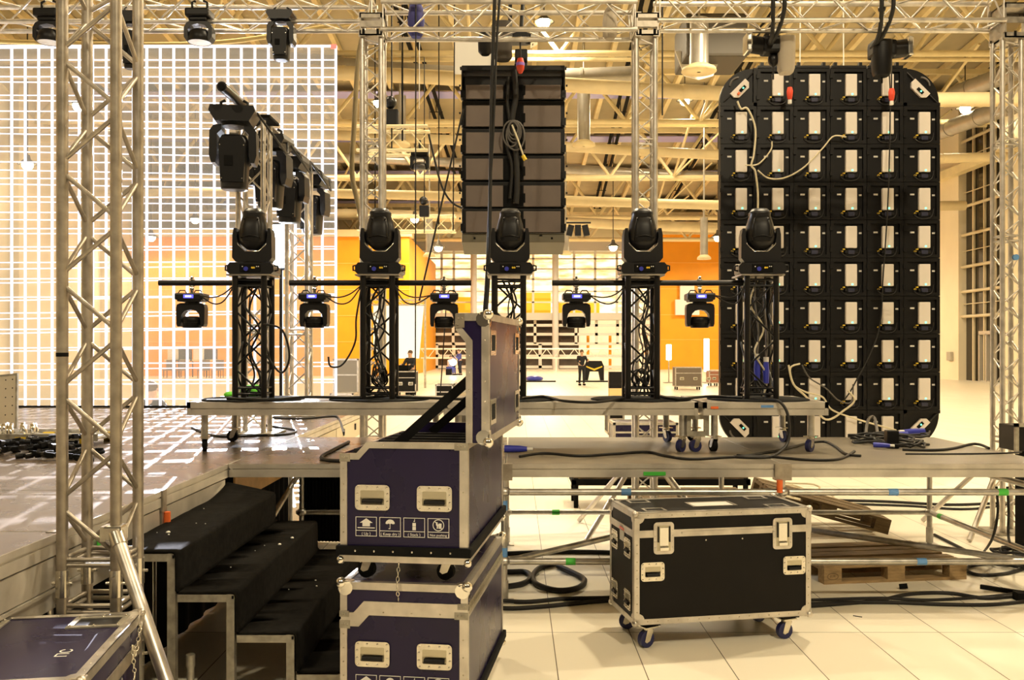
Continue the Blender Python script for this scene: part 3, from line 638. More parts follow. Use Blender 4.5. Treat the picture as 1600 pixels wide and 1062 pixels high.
# ------------------------------------------------------------------ black panel wall (rear of an LED wall)
def led_wall():
    t = thing('led_panel_wall', 'tall black rear of an LED wall with white boxes and rounded corners', 'LED wall', (2.70, 12.15, .52))
    pw, ph, nc, nr = .4825, .5, 6, 10
    for r in range(nr):
        for c in range(nc):
            x0, z0 = c * pw, (nr - 1 - r) * ph; x1, z1 = x0 + pw, z0 + ph; corner = (r in (0, nr - 1)) and (c in (0, nc - 1))
            sx = -1 if c == 0 else 1; sz = 1 if r == 0 else -1
            def arc(rad, n=12):
                cx = x1 - rad if sx > 0 else x0 + rad; cz = z1 - rad if sz > 0 else z0 + rad
                return [(cx + sx * rad * math.cos(k / n * PI / 2), cz + sz * rad * math.sin(k / n * PI / 2)) for k in range(n + 1)]
            g = G()
            if corner:
                ox, oz = (x0 if sx > 0 else x1), (z0 if sz > 0 else z1)
                g.prism([(ox, oz)] + [((x1 if sx > 0 else x0), oz)] + arc(.44) + [(ox, (z1 if sz > 0 else z0))], .02, .09)
                bars = [((ox, oz), (ox + sx * .045, z1 if sz > 0 else z0)), ((ox, oz), (x1 if sx > 0 else x0, oz + sz * .045))]
                for p, q in bars: g.bx((p[0], -.02, p[1]), (q[0], .03, q[1]))
                a, b = V((x0 + .0, 0, z1 - .0)), V((x1, 0, z0))
                tp = [(x0 + .02, z0 + .03), (x1 - .02, z1 - .03)] if sx * sz < 0 else [(x1 - .02, z0 + .03), (x0 + .02, z1 - .03)]
                g.cyl((tp[0][0], 0, tp[0][1]), (tp[1][0], 0, tp[1][1]), .012, 6)
            else:
                g.bx((x0 + .0003, .02, z0 + .0003), (x1 - .0003, .09, z1 - .0003))
                for p, q in ring(x0 + .003, x1 - .003, z0 + .003, z1 - .003, .045): g.bx((p[0], -.02, p[1]), (q[0], .03, q[1]))
                for zz in (z0 + .08, z1 - .14): g.bx((x0 - .01, -.045, zz), (x0 + .03, -.018, zz + .055))
                g.bx((x0 + .15, -.01, z1 - .05), (x0 + .33, .02, z1 - .03)); g.bx((x0 + .19, -.035, z0 + .055), (x0 + .36, .02, z0 + .095), ch=.01)
                g.cyl((x0 + .275, -.01, z0 + .085), (x0 + .275, .025, z0 + .085), .055, 14)
            f = g.obj('led_panel', BLK, t)
            if corner:
                cx, cz = x0 + pw / 2 - sx * .03, z0 + ph / 2 - sz * .03; M = Mx.Translation((cx, -.02, cz)) @ Mx.Rotation(R(45 * (1 if sx * sz < 0 else -1)), 4, 'Y')
                M = Mx.Translation((cx, -.02, cz)) @ Mx.Rotation(R(-45 if sx * sz < 0 else 45), 4, 'Y')
                G().prism([(-.14, .06), (.14, .06), (.14, -.01), (.09, -.06), (-.09, -.06), (-.14, -.01)] if sz > 0 else [(-.14, -.06), (.14, -.06), (.14, .01), (.09, .06), (-.09, .06), (-.14, .01)], 0, .04, 'y', M=M).obj('power_box', WHITEBOX, f)
                G().box((.02, -.004, -.01 * sz), (.10, .01, .04), M).obj('socket_plate', BLKMATTE, f)
                G().box((.03, -.012, -.01 * sz), (.018, .006, .018), M).obj('indicator_light', GREENLED, f)
                if r == 0 and c == 0: G().box((-.07, -.02, -.02), (.03, .03, .03), M).obj('plug', ORANGETAPE, f)
                g = G().tube([(x0 + pw / 2 + sx * .11 * math.cos(k / 10 * PI / 2 + .05), 0, z0 + ph / 2 + sz * (.02 + .11 * math.sin(k / 10 * PI / 2))) for k in range(11)], .012, 6); g.obj('cable_loop', RUBG, f)
            else:
                bx, bz = x0 + .20, z0 + .13
                G().bx((bx, -.035, bz), (bx + .150, .02, bz + .29), ch=.012).obj('power_box', WHITEBOX, f)
                if random.random() < .93: G().box((bx + .085, -.037, bz + .022), (.020, .006, .020)).obj('indicator_light', GREENLED, f)
                G().bx((x0 + .10, .012, bz + .20), (x0 + .155, .019, bz + .222)).bx((bx + .19, .012, bz + .19), (bx + .225, .019, bz + .212)).obj('label_plates', LABEL, f)
                y_ = G()
                for dx, dz in ((-.02, .0), (-.045, -.025)): y_.box((bx + dx, -.01, bz - .015 + dz), (.026, .03, .016), Mx.Identity(4))
                y_.obj('plug', YELLOW, f)
                k = random.random(); pts = spline([(bx - .02, -.02, bz - .02), (bx - .06, -.03, bz - .05 - .03 * k), (bx + .03, -.04, bz - .12), (bx + .16, -.03, bz - .09), (bx + .20, -.01, bz + .02)], 4)
                G().tube(pts, .006, 5).obj('jumper_cable', RUB, f)
                G().box((bx + .07, -.03, bz - .055), (.085, .03, .05), ch=.006).obj('connector_block', mat('dark_blue', (.02, .022, .05), .4) if 'DKB' not in globals() else DKB, f)
    for c in range(1, 5):
        g = G().bx((c * pw + .01, -.03, nr * ph), (c * pw + pw - .01, .07, nr * ph + .03)).bx((c * pw + .05, -.02, nr * ph + .03), (c * pw + .09, .04, nr * ph + .075)).bx((c * pw + .38, -.02, nr * ph + .03), (c * pw + .42, .04, nr * ph + .075))
        g.obj('hanging_bar', BLKMET, t)
        if c in (1, 4): G().cyl((c * pw + .24, .02, nr * ph + .03), (c * pw + .24, .02, 15.8), .008, 6).obj('hanging_chain', ZINC, t)
    return t
DKB = mat('dark_blue_block', (.02, .022, .05), .4)
led_wall()
LX, LY, LZ = 2.70, 12.15, .52
def wp(px, py, Y=12.08): return P(px, py, Y)
def cable(name, pts, r, m, label, group=None, k=7, n=7):
    return tag(G().tube(spline(pts, k), r, n).obj(name, m), label, 'cable', group)
WY = 12.02
cable('hanging_cable', [wp(1152, 158, WY), wp(1158, 170, WY), wp(1168, 170, WY), wp(1180, 200, WY), wp(1178, 240, WY), wp(1174, 258, WY), wp(1180, 268, WY), wp(1184, 300, WY), wp(1184, 330, WY)], .013, CREAMCABLE, 'cream cable falling from the upper corner box down to the moving head')
cable('hanging_cable', [wp(1206, 221, WY), wp(1204, 235, WY), wp(1185, 256, WY), wp(1165, 258, WY)], .010, CREAMCABLE, 'short cream cable looping from second panel box')
cable('hanging_cable', [wp(1184, 266, WY), wp(1200, 278, WY), wp(1225, 278, WY), wp(1255, 262, WY), wp(1285, 232, WY), wp(1302, 213, WY), wp(1322, 214, WY)], .010, CREAMCABLE, 'long cream cable swagged across upper boxes of the panel wall')
cable('hanging_cable', [wp(1389, 110, WY), wp(1391, 160, WY), wp(1388, 300, WY), wp(1380, 430, WY), wp(1372, 520, WY), wp(1335, 600, WY), wp(1318, 626, WY)], .009, RUB, 'thin black cable hanging down the fifth column of boxes')
cable('hanging_cable', [wp(1232, 570, WY), wp(1240, 600, WY), wp(1262, 622, WY), wp(1290, 655, WY), wp(1320, 640, WY), wp(1335, 625, WY), wp(1325, 610, WY)], .014, CREAMCABLE, 'cream cable tangle at the foot of the panel wall')
cable('hanging_cable', [wp(1250, 568, WY), wp(1235, 575, WY), wp(1240, 600, WY), wp(1258, 612, WY), wp(1285, 620, WY), wp(1300, 640, WY), wp(1340, 655, WY), wp(1400, 672, WY)], .012, CREAMCABLE, 'cream cable trailing from tangle toward the lower corner box')
cable('hanging_cable', [wp(1253, 570, WY), wp(1265, 590, WY), wp(1290, 606, WY), wp(1310, 625, WY), wp(1330, 628, WY), wp(1333, 600, WY)], .010, RUBG, 'grey cable in the tangle at the panel wall foot')
# hoists over the panel wall
def hoist(px, py, Y, lab, flip, bag, bagw, bagh, bx):
    t = thing('chain_hoist', lab, 'chain hoist', P(px, py, Y))
    s = -1 if flip else 1
    G().box((0, 0, 0), (.24, .20, .17), ch=.03).cyl((s * .10, 0, 0), (s * .24, 0, .02), .09, 14).obj('motor', BLK, t)
    G().box((s * .26, 0, .02), (.06, .19, .19), ch=.015).obj('motor_cover', CHROME, t)
    G().cyl((0, 0, .08), (0, 0, .42), .012, 8).ball((0, 0, .15), .035, 10).ball((0, 0, .42), .04, 10).obj('hook_chain', BLKMET, t)
    z1 = -.34 if py > 60 else -.6
    G().cyl((0, 0, -.08), (0, 0, z1), .010, 6).ball((0, 0, -.14), .055, 10, sz=1.3).obj('lower_hook', BLKMET, t)
    G().loft([(-.04 - bagh, bagw * .38, .08, 3, 0), (-bagh, bagw * .47, .09, 3, 0), (-.25 * bagh, bagw * .5, .10, 3, 0), (.05, bagw * .5, .10, 3, 0)], 16, Mx.Translation((bx, -.04, .02))).obj('chain_bag', bag, t)
    return t
hoist(1208, 72, 9.4, 'chain hoist with pale canvas bag over left of the panel wall', True, BAGLIGHT, .17, .27, .12)
hoist(1378, 78, 9.4, 'chain hoist with black canvas bag over the panel wall', False, BLK, .19, .26, -.02)
for px, lab in ((1208, 'pair of black slings over top truss above the pale canvas bag'), (1374, 'pair of black slings over the top truss above the black bag')):
    g = G(); c = P(px, 30, 9.2)
    for dx in (-.06, .05): g.tube(spline([(c.x + dx, 9.0, c.z + .25), (c.x + dx, 8.99, c.z + .02), (c.x + dx * .4, 9.15, c.z - .17), (c.x, 9.4, c.z - .22)], 5), .022, 8)
    tag(g.obj('sling', RUB), lab, 'sling')
for px, py, lab in ((1234, 145, 'red connector hanging before the second top box'), (1393, 147, 'red connector hanging before the fifth top box')):
    p = P(px, py, 11.9); t = thing('red_connector', lab, 'connector', p)
    G().loft([(-.10, .02, .02, 2, 0), (-.05, .035, .035, 2, 0), (.02, .042, .042, 2, 0), (.07, .03, .03, 2, 0)], 12).obj('plug_body', REDPLUG, t); G().cyl((0, 0, -.14), (0, 0, -.09), .025, 10).obj('ring', LABEL, t); G().cyl((0, 0, .06), (0, 0, .42), .009, 6).obj('cable', RUB, t)

# ------------------------------------------------------------------ speaker stack (line array)
def line_array():
    t = thing('line_array', 'black hanging stack of seven speaker cabinets with centre cables', 'speaker stack', (P(802, 380, 10).x, 10.0, 0))
    sc = 10 / FOC; w = 161 * sc / 2
    G().bx((-w, -.05, EYE + (543 - 112.5) * sc), (w, .35, EYE + (543 - 104) * sc), ch=.01).obj('flying_frame', BLK, t)
    g = G()
    for s in (-1, 1): g.bx((s * (w + .004), 0, EYE + (543 - 150) * sc), (s * (w - .03), .3, EYE + (543 - 104) * sc)).cyl((s * w, .02, EYE + (543 - 106) * sc), (s * (w + .02), .02, EYE + (543 - 106) * sc), .02, 8)
    g.obj('side_plates', BLKMET, t)
    tops = [120, 157, 199, 240, 281, 323, 335]
    edges = [(118, 156, 133), (157, 198, 165), (199, 239, 207), (240, 281, 248), (282, 323, 290), (324, 331, 331), (331, 365, 331)]
    rows = [(118, 156, 133), (157, 199, 165), (200, 241, 207), (242, 282, 248), (283, 324, 290), (325, 364, 330)]
    for i, (a, b, gtop) in enumerate(rows):
        z1, z0 = EYE + (543 - a) * sc, EYE + (543 - b) * sc
        c = G().bx((-w, .0, z0), (w, .42, z1 - .004), ch=.012).obj('speaker_cabinet', BLK, t)
        zg1, zg0 = EYE + (543 - gtop) * sc, z0 + .008
        for s in (-1, 1):
            x0, x1 = (s * .11, s * (w - .045))
            G().bx((x0, -.015, zg0), (x1, .01, zg1), ch=.006).obj('grille_panel', GRILLE, c)
            G().bx((s * (w - .03), -.02, z0 + .02), (s * (w + .012), .10, z0 + .10)).cyl((s * (w + .012), .02, z0 + .16), (s * (w + .03), .02, z0 + .16), .012, 8).obj('rigging_plate', BLKMET, c)
        G().bx((-.10, -.018, zg0), (.10, .0, zg1)).bx((.10, -.025, z0 + .05), (.13, .0, z0 + .15), ch=.004).obj('centre_panel', BLKMATTE, c)
    # tilted lowest cabinet shows its olive underside
    z1, z0 = EYE + (543 - 364) * sc, EYE + (543 - 380) * sc
    M = Mx.Translation((0, .05, z1)) @ Mx.Rotation(R(-12), 4, 'X')
    c = G().bx((-w, -.02, -.105), (w, .42, -.005), M, ch=.008).obj('speaker_cabinet', mat('olive_cabinet', (.12, .10, .055), .55), t)
    G().box((-.42, -.025, -.06), (.02, .01, .02), M).box((.42, -.025, -.06), (.02, .01, .02), M).box((.3, -.025, -.03), (.03, .01, .01), M).obj('bolt_heads', BLKMATTE, c)
line_array()
Yc = 9.93
cable('loom_cable', [P(803, 110, Yc), P(806, 150, Yc), P(800, 190, Yc), P(806, 240, Yc), P(808, 290, Yc), P(806, 318, Yc)], .034, RUB, 'thick black cable loom down the centre of the speaker stack')
cable('loom_cable', [P(795, 120, Yc), P(793, 160, Yc), P(798, 200, Yc), P(792, 225, Yc), P(800, 260, Yc), P(797, 310, Yc)], .02, RUB, 'thin black cable beside the loom down the speaker stack')
g = G()
for k in range(5):
    c = P(802 + random.uniform(-4, 4), 200 + k * 3, Yc - .06); a = .05 + .012 * k
    g.tube([(c.x + a * math.cos(q * PI / 9), c.y, c.z + 1.6 * a * math.sin(q * PI / 9)) for q in range(18)], .010, 6, closed=True)
tag(g.obj('coiled_cable', RUBG), 'grey cable coil tied at the middle of speaker stack', 'cable')
cable('loose_cable', [P(800, 195, Yc - .1), P(808, 215, Yc - .1), P(815, 235, Yc - .1), P(819, 247, Yc - .1)], .010, CREAMCABLE, 'pale loose cable end hanging from the coil on speaker stack')
tag(G().cyl(P(817, 243, Yc - .1), P(821, 250, Yc - .1), .022, 8).obj('cable_plug', YELLOW), 'yellow cable plug at the loose end before speaker stack', 'plug')
cable('hanging_rope', [P(773, -5, 9.0), P(771, 60, 9.0), P(768, 160, 9.0), P(766, 300, 9.0), P(764, 420, 8.9), P(757, 520, 8.8), P(750, 612, 8.7)], .018, RUB, 'heavy black cable hanging from above across the speaker stack', k=4)
cable('hanging_rope', [P(781, -5, 9.0), P(776, 70, 9.0), P(771, 200, 9.0), P(764, 330, 9.0), P(760, 430, 8.9), P(752, 540, 8.8), P(746, 612, 8.7)], .012, RUB, 'second thinner black cable hanging beside the heavy one', k=4)
# hoist over the speaker stack
t = thing('chain_hoist', 'chain hoist with big wrinkled black bag above the speaker stack', 'chain hoist', P(800, 60, 10.05))
G().loft([(-.27, .07, .08, 3, 0), (-.24, .10, .09, 3, 0), (.0, .105, .10, 3, 0), (.13, .10, .10, 3, 0)], 18, Mx.Translation((-.10, -.1, 0))).obj('chain_bag', CHAINBAG, t)
G().box((.08, 0, .02), (.22, .18, .16), ch=.03).cyl((.16, 0, .02), (.24, 0, .01), .085, 14).obj('motor', BLK, t)
G().prism([(.20, -.08), (.28, -.04), (.29, .06), (.21, .11)], -.09, .09, 'y').obj('motor_cover', ZINC, t)
G().box((.10, 0, -.21), (.14, .16, .15), ch=.02).obj('rigging_box', BLK, t)
G().tube([(-.02, 0, .10), (-.02, 0, .40), (.06, 0, .45), (.12, 0, .40), (.10, 0, .10)], .022, 8).cyl((.04, 0, -.28), (.04, 0, -.45), .014, 8).obj('sling', RUB, t)
p = P(813, 100, 9.75); t = thing('red_connector', 'red connector hanging by the motor above the speaker stack', 'connector', p)
G().loft([(-.10, .018, .018, 2, 0), (-.06, .04, .04, 2, 0), (0, .045, .045, 2, 0), (.06, .03, .03, 2, 0)], 12).obj('plug_body', REDPLUG, t); G().cyl((0, 0, -.02), (0, 0, .01), .047, 12).obj('band', mat('violet_band', (.25, .12, .5), .5), t); G().cyl((0, 0, .05), (0, 0, .3), .01, 6).obj('cable', RUB, t)
for px, py, m, lab, sx, sz in ((650, 30, BLUEBAG, 'blue canvas cable bag hung on the top truss near left tower', .085, .30), (953, 36, BAGLIGHT, 'grey wrinkled canvas bag hung on the top truss near right tower', .075, .27), (758, 66, BLK, 'black cloth bag hung under the top truss beside hoist', .075, .22)):
    p = P(px, py, 9.2 if px != 758 else 9.6)
    tag(G().loft([(-sz * .6, sx * .55, .05, 2.5, 0), (-sz * .45, sx * .95, .08, 2.5, 0), (0, sx, .08, 2.5, 0), (sz * .4, sx * .8, .07, 2.5, 0), (sz * .55, sx * .5, .05, 2.5, 0)], 14, Mx.Translation(p)).obj('cable_bag', m), lab, 'bag')
tag(G().prism([(-.28, .22), (.3, .2), (.24, -.27), (-.26, -.25)], 0, .03, 'y').obj('hanging_cloth', WHITE, loc=P(742, 85, 12)), 'white cloth hanging behind the hoist over the speaker stack', 'cloth')

# ------------------------------------------------------------------ grid screen
def painted_haze_mat():
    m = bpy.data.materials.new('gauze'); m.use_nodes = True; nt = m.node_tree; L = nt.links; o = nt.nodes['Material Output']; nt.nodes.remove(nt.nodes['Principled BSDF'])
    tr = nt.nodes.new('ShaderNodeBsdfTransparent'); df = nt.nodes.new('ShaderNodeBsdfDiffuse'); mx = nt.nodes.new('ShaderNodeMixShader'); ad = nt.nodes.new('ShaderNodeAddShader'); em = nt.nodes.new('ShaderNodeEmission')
    tr.inputs[0].default_value = (.84, .83, .82, 1); df.inputs[0].default_value = (.8, .75, .7, 1); mx.inputs[0].default_value = .06; em.inputs[0].default_value = (1.0, .88, .66, 1); em.inputs[1].default_value = .11  # haze painted as a faint warm emission of the gauze
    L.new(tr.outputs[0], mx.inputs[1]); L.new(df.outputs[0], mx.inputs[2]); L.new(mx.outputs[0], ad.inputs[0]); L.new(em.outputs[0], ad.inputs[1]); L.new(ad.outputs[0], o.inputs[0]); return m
GRIDV = mat('painted_grid_light', (.8, .8, .9), .5, emit=(.80, .84, 1.0), est=1.15)  # glowing strips painted in for the grid projected on the gauze
GRIDH = mat('painted_grid_light_soft', (.8, .8, .9), .5, emit=(.82, .85, 1.0), est=.95)
t = thing('grid_screen', 'huge see-through screen with projected white grid painted as glowing lines on the stage', 'screen', (0, 12.9, 1.0))
SX0, SX1, SZ1 = -8.2, P(525, 0, 12.9).x, P(0, 72, 12.9).z - 1
G().bx((SX0, 0, .02), (SX1, .006, SZ1)).obj('gauze', painted_haze_mat(), t)
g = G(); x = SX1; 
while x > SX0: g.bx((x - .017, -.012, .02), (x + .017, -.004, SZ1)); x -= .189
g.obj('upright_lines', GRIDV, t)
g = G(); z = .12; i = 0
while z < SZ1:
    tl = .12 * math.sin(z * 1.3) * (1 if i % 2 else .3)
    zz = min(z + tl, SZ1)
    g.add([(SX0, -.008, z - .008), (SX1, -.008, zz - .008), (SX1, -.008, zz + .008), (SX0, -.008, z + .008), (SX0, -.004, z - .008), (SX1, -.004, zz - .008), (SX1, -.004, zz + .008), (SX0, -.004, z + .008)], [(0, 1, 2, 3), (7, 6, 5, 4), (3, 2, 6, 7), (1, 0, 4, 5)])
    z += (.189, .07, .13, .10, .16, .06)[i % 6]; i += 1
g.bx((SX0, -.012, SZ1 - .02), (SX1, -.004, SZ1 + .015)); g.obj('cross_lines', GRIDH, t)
G().bx((SX0, -.02, 0), (SX1, .02, .03)).obj('bottom_bar', BLKMATTE, t)
G().tube(spline([(SX0, .02, SZ1 + .10), (-5.5, .02, SZ1 + .03), (-4, .02, SZ1 + .07), (SX1, .02, SZ1 + .30), (-1.95, .02, SZ1 + .34)], 6), .035, 8).obj('top_pipe', mat('brass_pipe', (.45, .33, .12), .45, .4), t)
G().box((SX1 - .03, -.014, SZ1 - .01), (.08, .01, .06)).obj('corner_mark', mat('red_glow', (.8, .1, .1), .5, emit=(1, .2, .15), est=1.2), t)
cable('curved_hose', [P(570, 44, 11.5), P(560, 90, 11.5), P(553, 200, 11.5), P(550, 270, 11.5), P(560, 320, 11.5), P(565, 345, 11.5)], .032, mat('olive_hose', (.22, .17, .08), .5), 'brown curved pipe bowed beside the grid screen edge')
# grid pattern projected through the gauze on to the stage
def grid_spot():
    d = bpy.data.lights.new('grid_projector', 'SPOT'); d.energy = 500000; d.spot_size = R(44); d.spot_blend = .05; d.shadow_soft_size = .02; d.color = (.86, .88, 1)
    o = bpy.data.objects.new('grid_projector', d); COL.objects.link(o); o.location = (-8.3, 31.5, 8.6)
    tgt = V((-3.6, 8.6, 1.0)); o.rotation_euler = (tgt - o.location).to_track_quat('-Z', 'Y').to_euler()
    d.use_nodes = True; nt = d.node_tree; L = nt.links; e = nt.nodes['Emission']
    tc = nt.nodes.new('ShaderNodeTexCoord'); sp = nt.nodes.new('ShaderNodeSeparateXYZ'); L.new(tc.outputs['Normal'], sp.inputs[0])
    def mth(op, a, b=None):
        n = nt.nodes.new('ShaderNodeMath'); n.operation = op
        for i, q in enumerate((a, b)):
            if q is None: continue
            if isinstance(q, (int, float)): n.inputs[i].default_value = q
            else: L.new(q, n.inputs[i])
        return n.outputs[0]
    outs = []
    for ax, kf, wd in ((0, 98.0, .10), (1, 128.0, .15)):
        u = mth('DIVIDE', sp.outputs[ax], sp.outputs[2]); outs.append(mth('LESS_THAN', mth('FRACT', mth('MULTIPLY', u, kf)), wd))
    bpy.context.view_layer.update(); q = o.matrix_world.inverted() @ V((-1.9, 8.65, 1.0)); uc = q.x / q.z
    keep = mth('LESS_THAN' if uc > 0 else 'GREATER_THAN', mth('DIVIDE', sp.outputs[0], sp.outputs[2]), uc)
    both = mth('MULTIPLY', mth('MAXIMUM', outs[0], outs[1]), keep); L.new(both, e.inputs['Strength'])
grid_spot()
# bright flood behind the first moving head
t = thing('flood_lamp', 'dazzling bluish white flood lamp behind the first moving head', 'flood lamp', P(437, 640, 12.2))
t.location.z = DZ; zc = P(437, 385, 12.2).z - DZ
G().box((0, .05, zc), (.20, .10, .62), ch=.02).obj('housing', BLK, t); G().box((0, -.052, zc), (.15, .01, .56)).obj('lens', mat('flood_glow', (1, 1, 1), .4, emit=(.80, .88, 1), est=40), t)
G().cyl((0, .06, 0), (0, .06, zc), .02, 10).lathe([(.2, 0), (.2, .02), (.03, .04)], 16, c=(0, .06, 0)).obj('stand', BLKMET, t)
lamp('SPOT', (P(437, 0, 12.05).x, 12.05, DZ + zc), 500, (.82, .88, 1), .12, 'flood_light', (R(78), 0, R(180))).data.spot_size = R(120)

# ------------------------------------------------------------------ hung beam heads on the row of towers at the back
def beam_head(name, group):
    t = thing(name, '', 'moving head light', (0, 0, 0), 0, group)
    b = G().prism([(-.19, 0), (-.205, -.05), (-.15, -.14), (.15, -.14), (.205, -.05), (.19, 0)], -.16, .16, 'y').obj('base', BLKHEAD, t)
    G().tube([(-.12, 0, -.01), (-.12, 0, .06), (-.08, 0, .08)], .014, 8).tube([(.12, 0, -.01), (.12, 0, .06), (.08, 0, .08)], .014, 8).obj('clamp', BLKMET, b)
    G().cyl((0, 0, -.14), (0, 0, -.165), .11, 18).obj('pivot', BLK, t)
    for s in (-1, 1): G().prism([(s * .10, -.16), (s * .17, -.17), (s * .205, -.22), (s * .21, -.44), (s * .19, -.51), (s * .155, -.51), (s * .14, -.44), (s * .14, -.25), (s * .10, -.21)], -.10, .10, 'y').obj('yoke_arm', BLKHEAD, t)
    h = G().loft([(-.745, .085, .085, 2.4, 0), (-.74, .115, .11, 2.6, 0), (-.725, .118, .115, 3, 0), (-.42, .135, .14, 3.4, 0), (-.30, .132, .14, 3.4, 0), (-.255, .11, .12, 3, 0), (-.245, .06, .07, 2.4, 0)], 26).obj('lamp_head', BLKHEAD, t)
    G().prism([(-.10, -.69), (.10, -.69), (.118, -.34), (.09, -.28), (-.09, -.28), (-.118, -.34)], -.152, -.10, 'y').obj('rear_cover', BLK, h)
    G().box((-.03, -.155, -.50), (.075, .01, .09)).obj('vent', BLKMATTE, h)
    g = G()
    for x, z in ((-.105, -.36), (.105, -.36), (-.09, -.66), (.09, -.66)): g.cyl((x, -.15, z), (x, -.158, z), .006, 8)
    g.obj('screws', ZINC, h)
    G().box((0, -.06, -.238), (.07, .02, .016)).obj('glint_plate', CHROME, h)
    return t
HX = -2.58; hp = beam_head('hung_beam_light', 'beam lights on the rear towers')
for i, (Y, lab) in enumerate(((8.47, 'nearest and largest of the row over the stage'), (9.6, 'second of the row, behind the rear tower chords'), (10.7, 'third of the row toward the grid screen'), (11.8, 'last of the row, nearest the grid screen'))):
    o = hp if i == 0 else copy_tree(hp); o.location = (HX + (0, .03, -.04, -.02)[i], Y, 4.03); o.rotation_euler = (0, 0, R((8, -6, -4, -8)[i])); o['label'] = 'black beam light hung head down, ' + lab
t = thing('rail_pipe', 'black pipe carrying the row of hung beam lights over stage', 'pipe', (HX, 8.1, 4.135)); G().cyl((0, 0, 0), (0, 4.1, 0), .045, 16).obj('pipe', BLKMET, t); G().cyl((0, -.012, 0), (0, .02, 0), .03, 14).obj('end_hole', BLKMATTE, t)
for (x, y, lab) in ((-2.54, 8.97, 'aluminium ladder tower under the hung beam lights, nearer of two'), (-2.65, 11.3, 'aluminium ladder tower under hung beam lights, nearer the grid screen')):
    t = thing('aluminium_truss_tower', lab, 'truss tower', (x, y, DZ), 0, 'rear stage towers')
    truss(t, 3.02, .24, .24, .025, .010, .25, ALU, rungs=(1.0, 1.06), n=12); G().box((0, 0, 3.05), (.40, .36, .03), ch=.008).obj('top_plate', BLKMATTE, t); G().box((0, 0, .012), (.5, .5, .022)).obj('base_plate', STEELPAINT, t)
for i, (y0, y1) in enumerate(((8.5, 9.6), (9.6, 10.7), (10.7, 11.8))):
    cable('droop_cable', [(HX + .2, y0, 4.0), (HX + .30, y0 + .35, 3.82), (HX + .28, y0 + .8, 3.80), (HX + .2, y1, 4.0)], .012, RUB, 'black cable drooping between hung beam lights, %s gap from camera' % ('first second third'.split()[i]))
# heads on the top truss
hb = beam_head('hung_spot_light', 'heads on the top truss'); hb.scale = (.68, .68, .68); hb.location = P(440, 20, 9.75); hb['label'] = 'black spot light hung pointing down over the grid screen, right of two round ones'
o = copy_tree(hb, P(204, 20, 9.75), label='black light hung behind the big truss tower chords, dark and narrow'); o.scale = (.5, .5, .8)
def round_head(px, lab):
    t = thing('hung_wash_light', lab, 'moving head light', P(px, 16, 9.75), 0, 'round lights on the top truss')
    b = G().box((0, 0, -.05), (.25, .22, .09), ch=.02).box((0, 0, -.11), (.18, .16, .04), ch=.01).obj('base', BLK, t)
    G().tube([(-.08, 0, 0), (-.08, 0, .08), (-.04, 0, .1)], .014, 8).tube([(.08, 0, 0), (.08, 0, .08), (.04, 0, .1)], .014, 8).obj('clamp', BLKMET, b)
    o = [(-.06, -.12), (-.12, -.15), (-.148, -.20), (-.148, -.30), (-.12, -.34), (-.10, -.34), (-.11, -.22), (-.07, -.175), (0, -.16), (.07, -.175), (.11, -.22), (.10, -.34), (.12, -.34), (.148, -.30), (.148, -.20), (.12, -.15), (.06, -.12)]
    G().prism(o, -.06, .06, 'y').obj('yoke', BLKHEAD, t)
    h = G().lathe([(.001, -.21), (.08, -.215), (.105, -.24), (.115, -.28), (.125, -.34), (.118, -.345)], 24).obj('lamp_head', BLK, t)
    G().lathe([(.118, -.340), (.08, -.352), (.001, -.356)], 24).obj('lens', mat('lens_white', (.75, .72, .66), .2), h)
round_head(312, 'round black wash light with pale lens under top truss, right of big tower'); round_head(77, 'round black wash light with pale lens under top truss, left of big tower')
p = P(656, 250, 14); t = thing('hung_wash_light', 'small black wash light hung left of speaker stack behind', 'moving head light', p)
G().box((0, 0, .10), (.26, .2, .10), ch=.02).obj('base', BLK, t); G().prism([(-.14, .05), (.14, .05), (.145, -.13), (.11, -.16), (.09, -.02), (.05, .02), (-.05, .02), (-.09, -.02), (-.11, -.16), (-.145, -.13)], -.06, .06, 'y').obj('yoke', BLK, t); G().lathe([(.001, -.04), (.09, -.05), (.115, -.14), (.001, -.15)], 20).obj('lamp_head', mat('dark_lens', (.05, .045, .04), .3), t); G().tube([(0, 0, .14), (0, 0, .30)], .02, 8).obj('clamp', BLKMET, t)
def far_truss(px0, px1, py, Y, lab, h=.36):
    a, b = P(px0, py, Y), P(px1, py, Y); t = thing('hung_truss', lab, 'truss', (0, 0, 0)); L = (b - a).length
    M = Mx.Translation(a) @ Mx(((0, 0, 1, 0), (0, 1, 0, 0), (1, 0, 0, 0), (0, 0, 0, 1))); truss(t, L, h, h, .026, .010, .36, ROOFCREAM, M=M, n=8, nb=5, off=.02)
    G().cyl(a + V((.4, 0, 0)), a + V((.4, 0, 16 - a.z)), .015, 5).obj('hoist_wire', BLKMATTE, t); G().cyl(b - V((.4, 0, 0)), b + V((-.4, 0, 16 - b.z)), .015, 5).obj('hoist_wire', BLKMATTE, t)
far_truss(560, 670, 220, 14, 'short pale truss holding the small wash light')
far_truss(560, 712, 350, 22, 'pale truss hung low behind the second moving head')
for px, py, Y, lab in ((612, 185, 14, 'small dark hoist motor with hook over short pale truss'), (663, 330, 21, 'small dark hoist over the low pale truss')):
    t = thing('chain_hoist', lab, 'chain hoist', P(px, py, Y)); G().box((0, 0, 0), (.22, .18, .26), ch=.03).obj('motor', BLK, t); G().ball((-.02, 0, .24), .10, 10).obj('hook_block', BLKMET, t); G().cyl((0, 0, .2), (0, 0, 3.5), .012, 6).cyl((0, 0, -.1), (0, 0, -.5), .012, 6).obj('chain', BLKMET, t)
